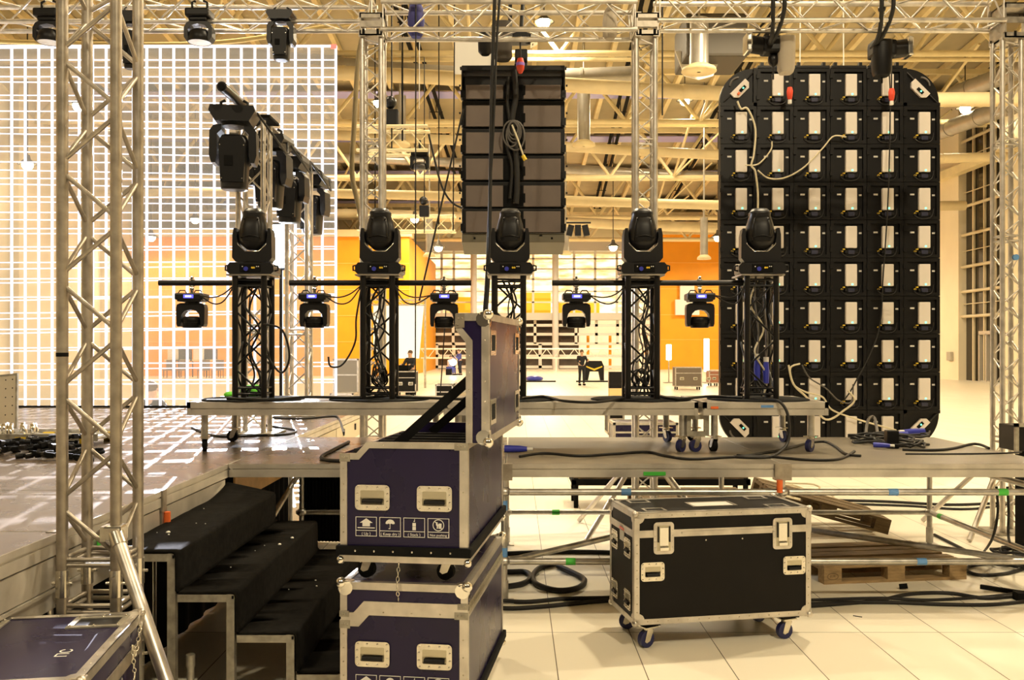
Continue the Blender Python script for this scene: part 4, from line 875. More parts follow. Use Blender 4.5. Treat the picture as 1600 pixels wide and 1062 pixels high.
t = thing('speaker_cluster', 'three small black speakers on a bar by the speaker stack foot', 'speakers', P(903, 360, 20)); G().cyl((-.25, 0, .17), (.28, 0, .17), .02, 8).obj('bar', BLKMET, t)
for dx, a in ((-.17, 14), (0, 0), (.17, -12)): G().box((0, 0, 0), (.13, .12, .24), Mx.Translation((dx, 0, 0)) @ Mx.Rotation(R(a), 4, 'Y'), ch=.01).obj('speaker', BLK, t)
# ------------------------------------------------------------------ flight cases
def RR(x, z, rad): return [(sx * (x - rad) + rad * math.cos(a0 + k * PI / 8), sz * (z - rad) + rad * math.sin(a0 + k * PI / 8)) for sx, sz, a0 in ((1, 1, 0), (-1, 1, PI / 2), (-1, -1, PI), (1, -1, 1.5 * PI)) for k in range(5)]
def handle(parent, M, w=.165, h=.12, label=None):
    """recessed spring handle in a dished plate; local x across, z up, facing -y"""
    g = G()
    rr = RR
    o, i_ = rr(w / 2, h / 2, .02), rr(w / 2 - .026, h / 2 - .026, .006); n = len(o)
    vs = [(x, y, z) for y in (-.004, .003) for q in (o, i_) for x, z in q]
    g.add(vs, [f for k in range(n) for k2 in ((k + 1) % n,) for f in ((k, k2, n + k2, n + k), (2 * n + k, 3 * n + k, 3 * n + k2, 2 * n + k2), (k, 2 * n + k, 2 * n + k2, k2), (n + k, n + k2, 3 * n + k2, 3 * n + k))], M=M)
    f = g.obj('handle', ZINC, parent)
    G().bx((-w / 2 + .02, .006, -h / 2 + .02), (w / 2 - .02, .010, h / 2 - .02), M).bx((-w / 2 + .022, -.003, .0), (w / 2 - .022, .004, h / 2 - .024), M).obj('dish', mat_dish, f)
    G().cyl((-w / 2 + .035, -.006, -.018), (w / 2 - .035, -.006, -.018), .011, 10, M=M).obj('grip', BLK, f)
    g = G()
    for x in (-.42, -.15, .15, .42):
        for z in (-.40, .40): g.ball((x * w, -.004, z * h), .0055, 8, M=M)
    for z in (-.15, .15):
        for x in (-.44, .44): g.ball((x * w, -.004, z * h), .0055, 8, M=M)
    g.obj('rivets', CHROME, f)
    return f
mat_dish = mat('handle_dish', (.50, .46, .34), .3, .8)
def rail(g, a, b, w=.03, t=.003, u=(1, 0, 0), v=(0, 1, 0)):
    """angle extrusion along an edge: two thin flats from the edge towards u and v"""
    a, b, u, v = V(a), V(b), V(u).normalized(), V(v).normalized()
    for p, q in ((u, v), (v, u)):
        o = -q * t
        vs = [a + o, b + o, b + o + p * w, a + o + p * w, a, b, b + p * w, a + p * w]; vs = [x - p * t if i in (0, 1, 4, 5) else x for i, x in enumerate(vs)]
        g.add(vs, [(0, 1, 2, 3), (7, 6, 5, 4), (0, 4, 5, 1), (1, 5, 6, 2), (2, 6, 7, 3), (3, 7, 4, 0)])
def rivets(g, a, b, n, out, r=.0042):
    a, b = V(a), V(b)
    for i in range(n): g.ball(a + (b - a) * ((i + .5) / n) + V(out), r, 6)
def corner_ball(parent, p, s, r=.022, m=CHROME):
    x, y, z = p; g = G().ball(p, r, 14)
    for ax in ((1, 0, 1), (0, 1, 1), (1, 1, 0)):
        d = V((-s[0] * ax[0], -s[1] * ax[1], -s[2] * ax[2]))
        n = V((s[0] * (1 - ax[0]), s[1] * (1 - ax[1]), s[2] * (1 - ax[2])))
        c = V(p) + d * .022 + n * .0035 - V((s[0] * ax[0], s[1] * ax[1], s[2] * ax[2])) * .0
        g.cyl(c - n * .003, c + n * .003, .036, 12)
    g.obj('corner', m, parent)
# --- black case
t = thing('flight_case', 'black flight case with aluminium edges on blue wheels, on the tiles', 'flight case', (0.724, 5.60, 0), R(10.6))
w, d, z0, z1, zl = 1.158, .51, .155, .832, .715
G().bx((.002, .002, z0), (w - .002, d - .002, zl - .03)).obj('body_panel', BLACKLAM, t)
L_ = G().bx((.002, .002, zl + .0), (w - .002, d - .002, z1 - .001)).obj('lid', BLACKLAM, t)
g = G()
for (x, ux) in ((0, 1), (w, -1)):
    for (y, uy) in ((0, 1), (d, -1)): rail(g, (x, y, z0), (x, y, z1), .032, .003, (ux, 0, 0), (0, uy, 0))
for z, uz in ((z0, 1), (z1, -1)):
    for (y, uy) in ((0, 1), (d, -1)): rail(g, (0, y, z), (w, y, z), .032, .003, (0, uy, 0), (0, 0, uz))
    for (x, ux) in ((0, 1), (w, -1)): rail(g, (x, 0, z), (x, d, z), .032, .003, (ux, 0, 0), (0, 0, uz))
g.obj('edge_rails', ALU, t)
g = G().bx((-.004, -.005, zl - .032), (w + .004, d + .004, zl + .012)).bx((.30, -.009, zl - .016), (.90, -.004, zl - .002)); g.obj('seam_rail', ALU, t)
g = G()
rivets(g, (.05, -.004, z1 - .016), (w - .05, -.004, z1 - .016), 14, (0, 0, 0)); rivets(g, (.05, -.004, z0 + .016), (w - .05, -.004, z0 + .016), 16, (0, 0, 0))
for x in (.016, w - .016): rivets(g, (x, -.004, z0 + .05), (x, -.004, zl - .05), 9, (0, 0, 0))
rivets(g, (.1, -.002, zl - .06), (w - .1, -.002, zl - .06), 4, (0, 0, 0), .006); g.obj('rivets', ZINC, t)
for x, sx in ((0, -1), (w, 1)):
    for y, sy in ((0, -1), (d, 1)):
        for z, sz in ((z0, -1), (z1, 1)): corner_ball(t, (x - sx * .006, y - sy * .006, z - sz * .006), (sx, sy, sz), .021, ALU)
for x in (.185, .965):
    g = G()
    g.prism([(x + p, zl - .0375 + q) for p, q in RR(.065, .0975, .022)], -.009, -.002); rivets(g, (x - .055, -.010, zl - .11), (x - .055, -.010, zl + .03), 4, (0, 0, 0)); rivets(g, (x + .055, -.010, zl - .11), (x + .055, -.010, zl + .03), 4, (0, 0, 0))
    f = g.obj('latch', ALU, t)
    G().bx((x - .043, -.011, zl - .115), (x + .043, -.0085, zl + .04)).obj('latch_dish', mat_dish, f)
    G().bx((x - .028, -.016, zl - .085), (x + .028, -.008, zl + .03), ch=.003).box((x, -.018, zl - .10), (.055, .012, .022), ch=.003).obj('latch_plate', CHROME, f)
    g = G()
    for dx in (-.036, .036): g.bx((x + dx - .004, -.018, zl - .06), (x + dx + .004, -.010, zl + .035))
    g.obj('latch_arms', BLKMET, f)
for x in (.115, 1.045): handle(t, Mx.Translation((x, -.004, .475)), .15, .115)
MS = Mx.Rotation(R(-90), 4, 'Z')
for y, z in ((.12, .60), (.39, .60), (.12, .28), (.39, .28)): handle(t, Mx.Translation((-.004, y, z)) @ MS, .13, .12)
G().bx((-.004, .20, .62), (-.001, .29, .72)).obj('label_sheet', LABEL, t); G().bx((-.006, .20, .69), (-.003, .29, .705)).obj('red_stripe', REDPLUG, t)
G().bx((.46, .17, z1), (.72, .30, z1 + .002)).obj('paper_sheet', LABEL, t)
g = G()
for p, q in ring(.44, .74, .155, .315, .012): g.bx((p[0], p[1], z1), (q[0], q[1], z1 + .004))
g.obj('label_frame', ALU, t)
for x in (.16, w - .18):
    for y in (.10, d - .10):
        g = G()
        for p, q in ring(x - .07, x + .07, y - .05, y + .05, .014): g.bx((p[0], p[1], z1), (q[0], q[1], z1 + .004))
        g.obj('stacking_cup', ALU, t)
for x, y, a in ((.11, .06, 200), (w - .13, .06, 190), (.11, d - .08, 160), (w - .13, d - .08, 200)):
    g = G().bx((x - .06, y - .05, z0 - .014), (x + .06, y + .05, z0)); g.obj('castor_board', BLKMATTE, t)
    castor(t, x, y, z0 - .012 + .0, BLUEWHEEL, .052, R(a), 'castor')
for c in t.children:
    if c.name.startswith('castor') and not c.name.startswith('castor_board'): c.location.z = -.013

# --- purple cases: end face 0.61 wide, 1.18 deep, stepped lid seam
ICONS = ('Up', 'Keep dry', 'Stack', 'Not pushing')
PR = R(-7.2); PO = V((-.225, 4.32))
def icons(t, z, x0=.072, y=-.004):
    wd, gap = .103, .1165
    for i, s in enumerate(ICONS):
        x = x0 + i * gap; g = G()
        for p, q in ring(x, x + wd, z, z + .092, .0022): g.bx((p[0], y, p[1]), (q[0], y + .003, q[1]))
        g.bx((x, y, z + .026), (x + wd, y + .003, z + .0285)); c = x + wd / 2
        def poly(pp): g.prism([(c + a, z + b) for a, b in pp], y, y + .003)
        if i == 0:
            poly([(-.031, .064), (0, .085), (.031, .064), (.018, .064), (.018, .047), (-.018, .047), (-.018, .064)]); g.bx((c - .042, y, z + .038), (c + .042, y + .003, z + .042))
        elif i == 1:
            poly([(.022 * math.cos(k * PI / 8), .062 + .020 * math.sin(k * PI / 8)) for k in range(9)] + [(-.014, .0595), (-.007, .063), (0, .0595), (.007, .063), (.014, .0595)])
            g.bx((c - .001, y, z + .040), (c + .001, y + .003, z + .062)).bx((c - .007, y, z + .037), (c + .001, y + .003, z + .040))
        elif i == 2:
            g.bx((c - .008, y, z + .034), (c + .008, y + .003, z + .050)).bx((c - .008, y, z + .052), (c + .008, y + .003, z + .068)); g.bx((c - .003, y, z + .074), (c + .003, y + .003, z + .077)).bx((c + .001, y, z + .077), (c + .003, y + .003, z + .086))
        else:
            g.tube([(c + .026 * math.cos(k * PI / 10), y + .001, z + .060 + .026 * math.sin(k * PI / 10)) for k in range(20)], .002, 6, closed=True)
            g.bx((c + .001, y, z + .044), (c + .015, y + .003, z + .068)); poly([(-.010, .074), (-.004, .074), (-.004, .068), (-.001, .058), (-.003, .044), (-.008, .044), (-.007, .055), (-.012, .062)])
            g.tube([(c - .018, y, z + .079), (c + .018, y, z + .041)], .002, 6)
        o = g.obj('print_marks', PRINT, t)
        text_mesh('( %s )' % s, .0185 if i < 3 else .0165, PRINT, o, Mx.Translation((c, y, z + .0125)) @ Mx.Rotation(R(90), 4, 'X'))
CW, CDp = .61, 1.18
def purple_base(t, zb, zt, drop=.055, closed=True, cz=.13):
    """body from zb to zt (left end lower by drop), base rail and bumper below"""
    pro = [(0, zb), (CW, zb), (CW, zt), (.125, zt), (.075, zt - drop), (0, zt - drop)]
    if closed: G().prism(pro, .002, CDp - .002).obj('body_panel', PURPLE, t)
    else:
        th = .012; g = G()
        for y in (0.002, CDp - th - .002): g.prism(pro, y, y + th)
        g.bx((0, 0, zb), (th, CDp, zt - drop)).bx((CW - th, 0, zb), (CW, CDp, zt)).bx((0, 0, zb), (CW, CDp, zb + th)); g.obj('body_panel', PURPLE, t)
        g = G()
        for k in range(1, 8): g.bx((.02, k * .148 - .008, zb + .1), (CW - .02, k * .148 + .008, zt - .05))
        g.bx((.012, .012, zb + .05), (.02, CDp - .012, zt - drop - .01)).bx((CW - .02, .012, zb + .05), (CW - .012, CDp - .012, zt - .01)); g.bx((.10, .02, zb + .1), (.118, CDp - .02, zt - .09)).obj('foam_dividers', mat('dark_foam', (.018, .017, .016), .95), t)
    g = G(); e = .030
    # front end outline rails
    for y0, y1 in ((-.004, .002), (CDp - .002, CDp + .004)):
        g.bx((-.004, y0, zb), (e, y1, zt - drop)).bx((CW - e - .006, y0, zb), (CW + .004, y1, zt))
        g.prism([(0, zt - drop), (.075, zt - drop), (.125, zt), (CW, zt), (CW, zt - e), (.137, zt - e), (.087, zt - drop - e), (0, zt - drop - e)], y0, y1)
    for x0, x1 in ((-.004, 0), (CW, CW + .004)):
        zz = zt - drop if x0 < 0 else zt
        g.bx((x0, 0, zz - e), (x1, CDp, zz)).bx((x0, 0, zb), (x1, e, zz)).bx((x0, CDp - e, zb), (x1, CDp, zz))
    g.obj('edge_rails', ALU, t)
    g = G()
    for x, n in ((.013, 5), (CW - .018, 4)): rivets(g, (x, -.005, zb + .03), (x, -.005, zt - .09), n, (0, 0, 0))
    rivets(g, (.14, -.005, zt - .014), (CW - .06, -.005, zt - .014), 3, (0, 0, 0)); g.obj('rivets', ZINC, t)
    for p in (((-.006, -.007, zt - drop - .04), (.045, -.003, zt - drop - .002)), ((CW - .06, -.007, zt - .035), (CW + .005, -.003, zt - .002))): 
        g = G().bx(*p)
        rivets(g, (p[0][0] + .008, -.008, p[0][2] + .02), (p[1][0] - .008, -.008, p[0][2] + .02), 3, (0, 0, 0), .005); g.obj('corner_plate', STEELPAINT, t)
    # base rail, bumper, castors
    G().bx((-.006, -.006, zb - .072), (CW + .006, CDp + .006, zb - .038)).obj('base_rail', ALU, t)
    g = G(); q = .022
    for p0, p1 in (((-q, -q), (CW + q, .0)), ((-q, CDp), (CW + q, CDp + q)), ((-q, 0), (0, CDp)), ((CW, 0), (CW + q, CDp))): g.bx((p0[0], p0[1], zb - .040), (p1[0], p1[1], zb + .006), ch=.008)
    f = g.obj('bumper', BLKMATTE, t)
    g = G(); rivets(g, (.03, -.0235, zb - .016), (CW - .03, -.0235, zb - .016), 6, (0, 0, 0), .006); g.obj('bolt_heads', CHROME, f)
    for x in (-.002, CW + .002):
        for y in (0, CDp): G().ball((x, y, zb - .066), .020, 12).obj('corner', CHROME, t)
    for x in (.12, CW - .10):
        for y in (.09, CDp - .1): castor(t, x, y, cz, BLKMATTE, .042, R(170))
    for x in (.155, .455): handle(t, Mx.Translation((x, -.006, zb + .235)), .168, .12)
def chain(g, pts, r=.006):
    pts = [V(p) for p in pts]
    for i, (a, b) in enumerate(zip(pts, pts[1:])):
        d = b - a; n = max(1, int(d.length / .02))
        for k in range(n):
            c = a + d * ((k + .5) / n); u = d.normalized(); s = (u.cross(V((0, 1, 0))) if k % 2 else u.cross(V((1, 0, 0))))
            if s.length < .1: s = u.orthogonal()
            s.normalize(); g.tube([c + u * .012 * math.cos(q * PI / 4) + s * .007 * math.sin(q * PI / 4) for q in range(8)], .0022, 5, closed=True)
def at_fr(name, label, rz=PR, o=PO):
    """cases are modelled with x from the left end; their front right corner sits at the given point"""
    t = thing(name, label, 'flight case', (0, 0, 0), rz, 'purple flight cases'); m = Mx.Rotation(rz, 4, 'Z') @ V((CW, 0, 0)); t.location = (o.x - m.x, o.y - m.y, 0); return t
# lower, closed
t = at_fr('flight_case', 'closed purple flight case at the bottom of the stack of two')
purple_base(t, .152, .600, .055)
G().prism([(0, .548), (.075, .548), (.125, .603), (CW, .603), (CW, .722), (0, .722)], .002, CDp - .002).obj('lid', PURPLE, t)
g = G()
g.prism([(0, .545), (.075, .545), (.125, .600), (CW, .600), (CW, .636), (.112, .636), (.062, .581), (0, .581)], -.005, .0025)
for y0, y1 in ((-.004, .03), (CDp - .03, CDp + .004)): g.bx((-.004, y0, .690), (CW + .004, y1, .7255))
for x0, x1 in ((-.004, .03), (CW - .03, CW + .004)): g.bx((x0, 0, .690), (x1, CDp, .7256))
g.bx((-.004, -.004, .58), (.03, 0, .72)).bx((CW - .03, -.004, .60), (CW + .004, 0, .72)); g.obj('lid_rails', ALU, t)
g = G()
for k in range(46): g.bx((CW, .03 + k * .0245, .585), (CW + .006, .03 + k * .0245 + .013, .640))
g.bx((CW, .02, .595), (CW + .004, CDp - .02, .602)).bx((CW, .02, .622), (CW + .004, CDp - .02, .629)); g.obj('hinge', ZINC, t)
for x, sx in ((0, -1), (CW, 1)):
    for y, sy in ((0, -1), (CDp, 1)): corner_ball(t, (x + sx * .0, y + sy * .0, .720), (sx, sy, 1), .026)
for x0, x1 in ((-.006, .04), (CW - .045, CW + .006)):
    z = .56 if x0 < 0 else .612; g = G().bx((x0, -.009, z), (x1, -.004, z + .028)); rivets(g, (x0 + .006, -.010, z + .014), (x1 - .006, -.010, z + .014), 3, (0, 0, 0), .005); g.obj('corner_plate', STEELPAINT, t)
icons(t, .195)
# upper, open
t = at_fr('flight_case', 'open purple flight case on top of the stack, lid standing upright')
purple_base(t, .895, 1.393, .055, closed=False, cz=.857)
icons(t, .945)
ZH = 1.393; LD = .10                                     # lid: opened a right angle, standing along the right edge
lid = G().prism([(CW - .004, ZH), (CW - .004, ZH + .47), (CW - .052, ZH + .53), (CW - .052, ZH + .605), (CW + LD, ZH + .605), (CW + LD, ZH)], .002, CDp - .002).obj('lid', PURPLE, t)
g = G(); e = .034
for y0, y1 in ((-.004, .002), (CDp - .002, CDp + .004)):
    g.prism([(CW - .006, ZH), (CW - .006, ZH + .47), (CW - .054, ZH + .53), (CW - .054, ZH + .56), (CW - .020, ZH + .535), (CW + .026, ZH + .48), (CW + .026, ZH)], y0, y1)
    g.bx((CW - .054, y0, ZH + .573), (CW + LD, y1, ZH + .608)).bx((CW + LD - .032, y0, ZH), (CW + LD + .003, y1, ZH + .608)).bx((CW - .054, y0, ZH + .535), (CW - .030, y1, ZH + .60))
for z0_, z1_ in ((ZH - .003, ZH + .03), (ZH + .575, ZH + .608)): g.bx((CW + LD, 0, z0_), (CW + LD + .0035, CDp, z1_))
for y0, y1 in ((0, .03), (CDp - .03, CDp)): g.bx((CW + LD, y0, ZH), (CW + LD + .0035, y1, ZH + .605))
g.bx((CW - .05, 0, ZH + .605), (CW + LD, CDp, ZH + .6085)).obj('lid_rails', ALU, lid)
MR = Mx.Rotation(R(90), 4, 'Z') @ Mx.Rotation(R(90), 4, 'Y')
for y in (.13, CDp - .13):
    for z in (.14, .47): 
        g = G()
        for p, q in ring(y - .085, y + .085, ZH + z - .06, ZH + z + .06, .022): g.bx((CW + LD, p[0], p[1]), (CW + LD + .006, q[0], q[1]))
        f = g.obj('stacking_cup', ZINC, lid); G().bx((CW + LD - .002, y - .063, ZH + z - .038), (CW + LD + .002, y + .063, ZH + z + .038)).obj('cup_recess', BLKMATTE, f)
for z, sz in ((ZH + .004, -1), (ZH + .602, 1)):
    for y, sy in ((0, -1), (CDp, 1)): corner_ball(lid, (CW + LD, y, z), (1, sy, sz), .026)
g = G().bx((CW - .056, -.008, ZH + .54), (CW - .012, -.003, ZH + .606)); rivets(g, (CW - .05, -.009, ZH + .585), (CW - .014, -.009, ZH + .585), 2, (0, 0, 0), .005); rivets(g, (CW - .05, -.009, ZH + .555), (CW - .04, -.009, ZH + .555), 1, (0, 0, 0), .005); g.obj('corner_plate', ALU_DIRTY, lid)
g = G(); rivets(g, (CW + .010, -.005, ZH + .05), (CW + .010, -.005, ZH + .45), 5, (0, 0, 0)); rivets(g, (CW + LD - .015, -.005, ZH + .05), (CW + LD - .015, -.005, ZH + .53), 5, (0, 0, 0)); g.obj('rivets', ZINC, lid)
for y, nm in ((.14, 'lid strap'), (CDp - .14, 'lid strap')):
    a, b = V((CW - .006, y, ZH + .30)), V((.21, y, ZH - .05)); dv = (b - a).normalized(); n = V((dv.z, 0, -dv.x)) * .024
    G().add([a + n - V((0, .002, 0)), a - n - V((0, .002, 0)), b - n - V((0, .002, 0)), b + n - V((0, .002, 0)), a + n + V((0, .002, 0)), a - n + V((0, .002, 0)), b - n + V((0, .002, 0)), b + n + V((0, .002, 0))], [(0, 1, 2, 3), (7, 6, 5, 4), (0, 4, 5, 1), (1, 5, 6, 2), (2, 6, 7, 3), (3, 7, 4, 0)]).obj('webbing_strap', BLKMATTE, t)
cp = Mx.Translation(t.location) @ Mx.Rotation(PR, 4, 'Z'); g = G(); chain(g, [cp @ V((.29, -.03, .83)), cp @ V((.282, -.035, .72)), cp @ V((.285, -.016, .645))])
tag(g.obj('hanging_chain', ZINC), 'short chain hanging between the two stacked purple cases', 'chain')
# third, near the lower left corner of the stage
O3 = V((-1.45, 3.08)); r3 = R(8.6)
t = thing('flight_case', 'purple flight case lying closed below the big truss tower, seen from above', 'flight case', (0, 0, 0), r3, 'purple flight cases')
Lx, Ly = 1.0, .80; m = Mx.Rotation(r3, 4, 'Z') @ V((Lx, Ly, 0)); t.location = (-1.57 - m.x, 3.87 - m.y, 0)
G().bx((.002, .002, .10), (Lx - .002, Ly - .002, .60)).obj('body_panel', PURPLE, t); L3 = G().bx((.002, .002, .603), (Lx - .002, Ly - .002, .729)).obj('lid', PURPLE, t)
g = G()
for z, uz in ((.10, 1), (.73, -1)):
    for (y, uy) in ((0, 1), (Ly, -1)): rail(g, (0, y, z), (Lx, y, z), .034, .003, (0, uy, 0), (0, 0, uz))
    for (x, ux) in ((0, 1), (Lx, -1)): rail(g, (x, 0, z), (x, Ly, z), .034, .003, (ux, 0, 0), (0, 0, uz))
for (x, ux) in ((0, 1), (Lx, -1)):
    for (y, uy) in ((0, 1), (Ly, -1)): rail(g, (x, y, .1), (x, y, .73), .034, .003, (ux, 0, 0), (0, uy, 0))
g.obj('edge_rails', ALU, t)
G().bx((Lx, .02, .575), (Lx + .005, Ly - .02, .628)).obj('hinge', ALU_DIRTY, t)
g = G(); rivets(g, (Lx - .017, .05, .731), (Lx - .017, Ly - .05, .731), 9, (0, 0, 0)); rivets(g, (.05, Ly - .017, .731), (Lx - .05, Ly - .017, .731), 5, (0, 0, 0)); g.obj('rivets', ZINC, t)
for x, sx in ((0, -1), (Lx, 1)):
    for y, sy in ((0, -1), (Ly, 1)): corner_ball(t, (x, y, .728), (sx, sy, 1), .018, ALU)
for x in (Lx - .135, Lx - .60):
    g = G()
    for p, q in ring(x - .105, x + .105, Ly - .20, Ly - .05, .024): g.bx((p[0], p[1], .729), (q[0], q[1], .735))
    f = g.obj('stacking_cup', STEELPAINT, t); G().bx((x - .083, Ly - .178, .7285), (x + .083, Ly - .072, .7305)).obj('cup_recess', BLKMET, f)
    g = G()
    for k in (-.09, 0, .09):
        for yy in (Ly - .188, Ly - .062): g.ball((x + k, yy, .736), .006, 8)
    g.obj('rivets', CHROME, f)
text_mesh('\u041f\u0421', .060, PRINT, t, Mx.Translation((Lx - .145, Ly - .50, .7295)) @ Mx.Rotation(R(88), 4, 'Z'), 'chalk_letters')
g = G().prism([(.37, .50), (.50, .56), (.50, .45), (.42, .43)], Lx + .001, Lx + .002, 'x'); g.obj('torn_label', LABEL, t)
g = G(); chain(g, [(Lx + .012, Ly - .06, .70), (Lx + .016, Ly - .16, .60), (Lx + .018, Ly - .22, .66), (Lx + .018, Ly - .18, .52), (Lx + .018, Ly - .26, .50), (Lx + .02, Ly - .21, .40)]); g.obj('chain', ZINC, t)
g = G(); 
for x in (.1, Lx - .1):
    for y in (.1, Ly - .1): castor(t, x, y, .112, BLKMATTE, .04)
for c in t.children:
    if c.name.startswith('castor'): c.location.z = .018
# cable on case corner etc.
# ------------------------------------------------------------------ carpeted steps
t = thing('carpeted_steps', 'black carpeted steps on a rusty steel frame leading up to stage', 'steps', (0, 0, 0))
SY0, SY1 = 4.66, 6.58; nx = [-2.06, -1.71, -1.41, -1.107, -.845]; sz = [.81, .605, .40, .20]
prof = []
for i in range(4):
    prof += [(nx[i] + (.0 if i == 0 else .004), sz[i] + (0.0)), (nx[i + 1] - .02, sz[i]), (nx[i + 1] - .006, sz[i] - .006), (nx[i + 1], sz[i] - .02)]
    if i < 3: prof += [(nx[i + 1] + .002, sz[i + 1] + .014), (nx[i + 1] + .014, sz[i + 1] + .0)]
prof += [(nx[4], .02)]
under = [(x - .008, z - .010) for x, z in prof]
def carpet():
    g = G(); ny = 28; vs = []
    random.seed(3)
    wob = lambda x, y: .006 * math.sin(y * 5 + x * 3) + .003 * math.sin(y * 13 + x * 7)
    for j in range(ny + 1):
        y = SY0 + (SY1 - SY0) * j / ny
        for (x, z) in prof:
            lift = 0
            if x < -1.76 and j > ny - 7: lift = .07 * ((j - (ny - 7)) / 7) ** 2 * max(0, 1 - (x + 2.06) / .30)
            vs.append((x + wob(x, y) * .5, y, z + abs(wob(z, y)) * .5 + lift))
    n = len(prof); b = len(vs); vs2 = [(x - .008, y, z - .009) for x, y, z in vs]
    fs = [(j * n + i, j * n + i + 1, (j + 1) * n + i + 1, (j + 1) * n + i) for j in range(ny) for i in range(n - 1)]
    fs2 = [tuple(b + q for q in reversed(f)) for f in fs]
    rim = [(i, b + i, b + i + 1, i + 1) for i in range(n - 1)] + [(ny * n + i + 1, b + ny * n + i + 1, b + ny * n + i, ny * n + i) for i in range(n - 1)]
    rim += [(j * n, (j + 1) * n, b + (j + 1) * n, b + j * n) for j in range(ny)] + [((j + 1) * n + n - 1, j * n + n - 1, b + j * n + n - 1, b + (j + 1) * n + n - 1) for j in range(ny)]
    return g.add(vs + vs2, fs + fs2 + rim, True)
carpet().obj('carpet', CARPET, t)
G().bx((-2.05, SY0 + .02, .78), (nx[1] - .02, SY1 - .02, .797)).obj('step_board', WOODDK, t)
for i in range(1, 4): G().bx((nx[i] + .0, SY0 + .02, sz[i] - .030), (nx[i + 1] - .02, SY1 - .02, sz[i] - .013)).obj('step_board', WOODDK, t)
for i in range(4):
    x1 = nx[i + 1] - .012
    for y in (SY0 + .005, SY1 - .045): G().bx((x1 - .040, y, 0), (x1, y + .04, sz[i] - .012)).obj('frame_leg', STEELPAINT, t)
    x0 = (nx[i] - .0) if i else -2.05
    for y in (SY0 + .003, SY1 - .043): G().bx((x0, y, sz[i] - .052), (x1 - .04, y + .04, sz[i] - .014)).obj('frame_bar', STEELPAINT, t)
    G().bx((x1 - .036, SY0 + .04, sz[i] - .06), (x1 - .006, SY1 - .04, sz[i] - .03)).obj('frame_bar', STEELPAINT, t)
g = G()
for i in range(4):
    x1 = nx[i + 1] - .012; g.bx((x1 - .012, SY0 - .001, sz[i] - .035), (x1 - .002, SY0 + .004, sz[i] - .02))
g.obj('tube_ends', BLKMATTE, t)
random.seed(11)
for i in range(14):
    k = random.choice((0, 1, 1, 2, 2)); x = random.uniform(nx[k] + .06, nx[k + 1] - .06); y = random.uniform(SY0 + .2, SY1 - .4); s = random.choice((.0035, .004, .006))
    if i == 0: x, y, k, s = -1.47, 5.75, 1, .011
    if i == 1: x, y, k, s = -1.44, 5.95, 1, .011
    if i == 2: x, y, k, s = -1.92, 5.1, 0, .013
    tag(G().ball((x, y, sz[k] + s * .4 + .004), s, 5, sz=.6).obj('paper_scrap', FLECK), 'tiny pale scrap of paper lying on the black step carpet', 'scrap', 'scraps on the steps')
tag(G().cyl((-1.62, 4.6, 0), (-1.62, 4.6, .28), .018, 10).cyl((-1.62, 4.6, .25), (-1.62, 4.6, .31), .022, 10).obj('short_pipe', STEELPAINT), 'short rusty pipe standing upright before the steps frame', 'pipe')
# ------------------------------------------------------------------ pallets
def pallet(label, M, m=WOOD, group='wooden pallets'):
    t = thing('wooden_pallet', label, 'pallet', (0, 0, 0), 0, group); t.matrix_world = M
    for k in range(5): G().bx((0, k * .163, .122), (1.2, k * .163 + (.145 if k in (0, 2, 4) else .10), .144)).obj('top_board', m, t)
    for x in (0, .53, 1.055): G().bx((x, 0, .10), (x + .145, .8, .122)).obj('cross_board', m, t)
    for y in (0, .33, .70):
        G().bx((0, y, 0), (1.2, y + .10, .022)).obj('bottom_board', m, t)
        for x in (0, .53, 1.055): G().bx((x, y, .022), (x + .145, y + .10, .10)).obj('block', m, t)
    return t
p1 = pallet('wooden pallet lying flat on the floor behind the black case', Mx.Translation((2.40, 7.16, 0)) @ Mx.Rotation(R(8), 4, 'Z'))
g = G()
b = [c for c in p1.children if c.name.startswith('block')][0]
g.tube([(.072 + .045 * math.cos(k * PI / 8), -.0005, .06 + .025 * math.sin(k * PI / 8)) for k in range(16)], .0022, 5, closed=True).obj('brand_oval', WOODDK, p1)
text_mesh('EUR', .026, WOODDK, p1, Mx.Translation((.072, -.001, .06)) @ Mx.Rotation(R(90), 4, 'X'), 'brand_letters')
pallet('dark wooden pallet tilted against another under the stage deck', Mx.Translation((2.44, 8.98, .335)) @ Mx.Rotation(R(-4), 4, 'Z') @ Mx.Rotation(R(14.5), 4, 'Y'), WOODDK)
pallet('dark wooden pallet propping up the tilted pallet behind black case', Mx.Translation((1.22, 9.45, 0)), WOODDK); pallet('second dark pallet stacked under the tilted pallet behind black case', Mx.Translation((1.25, 9.46, .1445)), WOODDK)
# ------------------------------------------------------------------ cables on stage and floor
def on(px, py, z=DZ): return P(px, py, FOC * (EYE - z) / (py - VY))
def run(label, pts, r=.011, m=RUB, z=DZ, name='floor_cable', group=None):
    return cable(name, [on(x, y, z + r) for x, y in pts], r, m, label, group)
run('black cable lying along the deck edge from blue plug to the cable heap', [(812, 713), (850, 708), (905, 712), (960, 709), (1010, 706), (1040, 712), (1080, 717), (1140, 714), (1200, 713), (1260, 718), (1310, 717), (1335, 705)])
run('black cable sweeping forward on deck beneath the short riser', [(1152, 711), (1165, 712), (1190, 708), (1215, 704), (1240, 698), (1268, 691), (1290, 690), (1305, 697), (1322, 709), (1345, 712)])
cable('floor_cable', [V((2.02, 7.45, 1.42)), V((2.10, 7.32, 1.41)), V((2.15, 7.26, 1.30)), V((2.13, 7.2, 1.1)), V((1.95, 7.0, 1.015)), V((1.78, 6.95, 1.012)), V((1.66, 7.0, 1.012))], .012, RUB, 'black cable dropping from the short riser in an arc to deck')
run('black cable looped on the glossy deck beside the open purple case', [(545, 690), (520, 703), (502, 714), (515, 719), (545, 720)], .014)
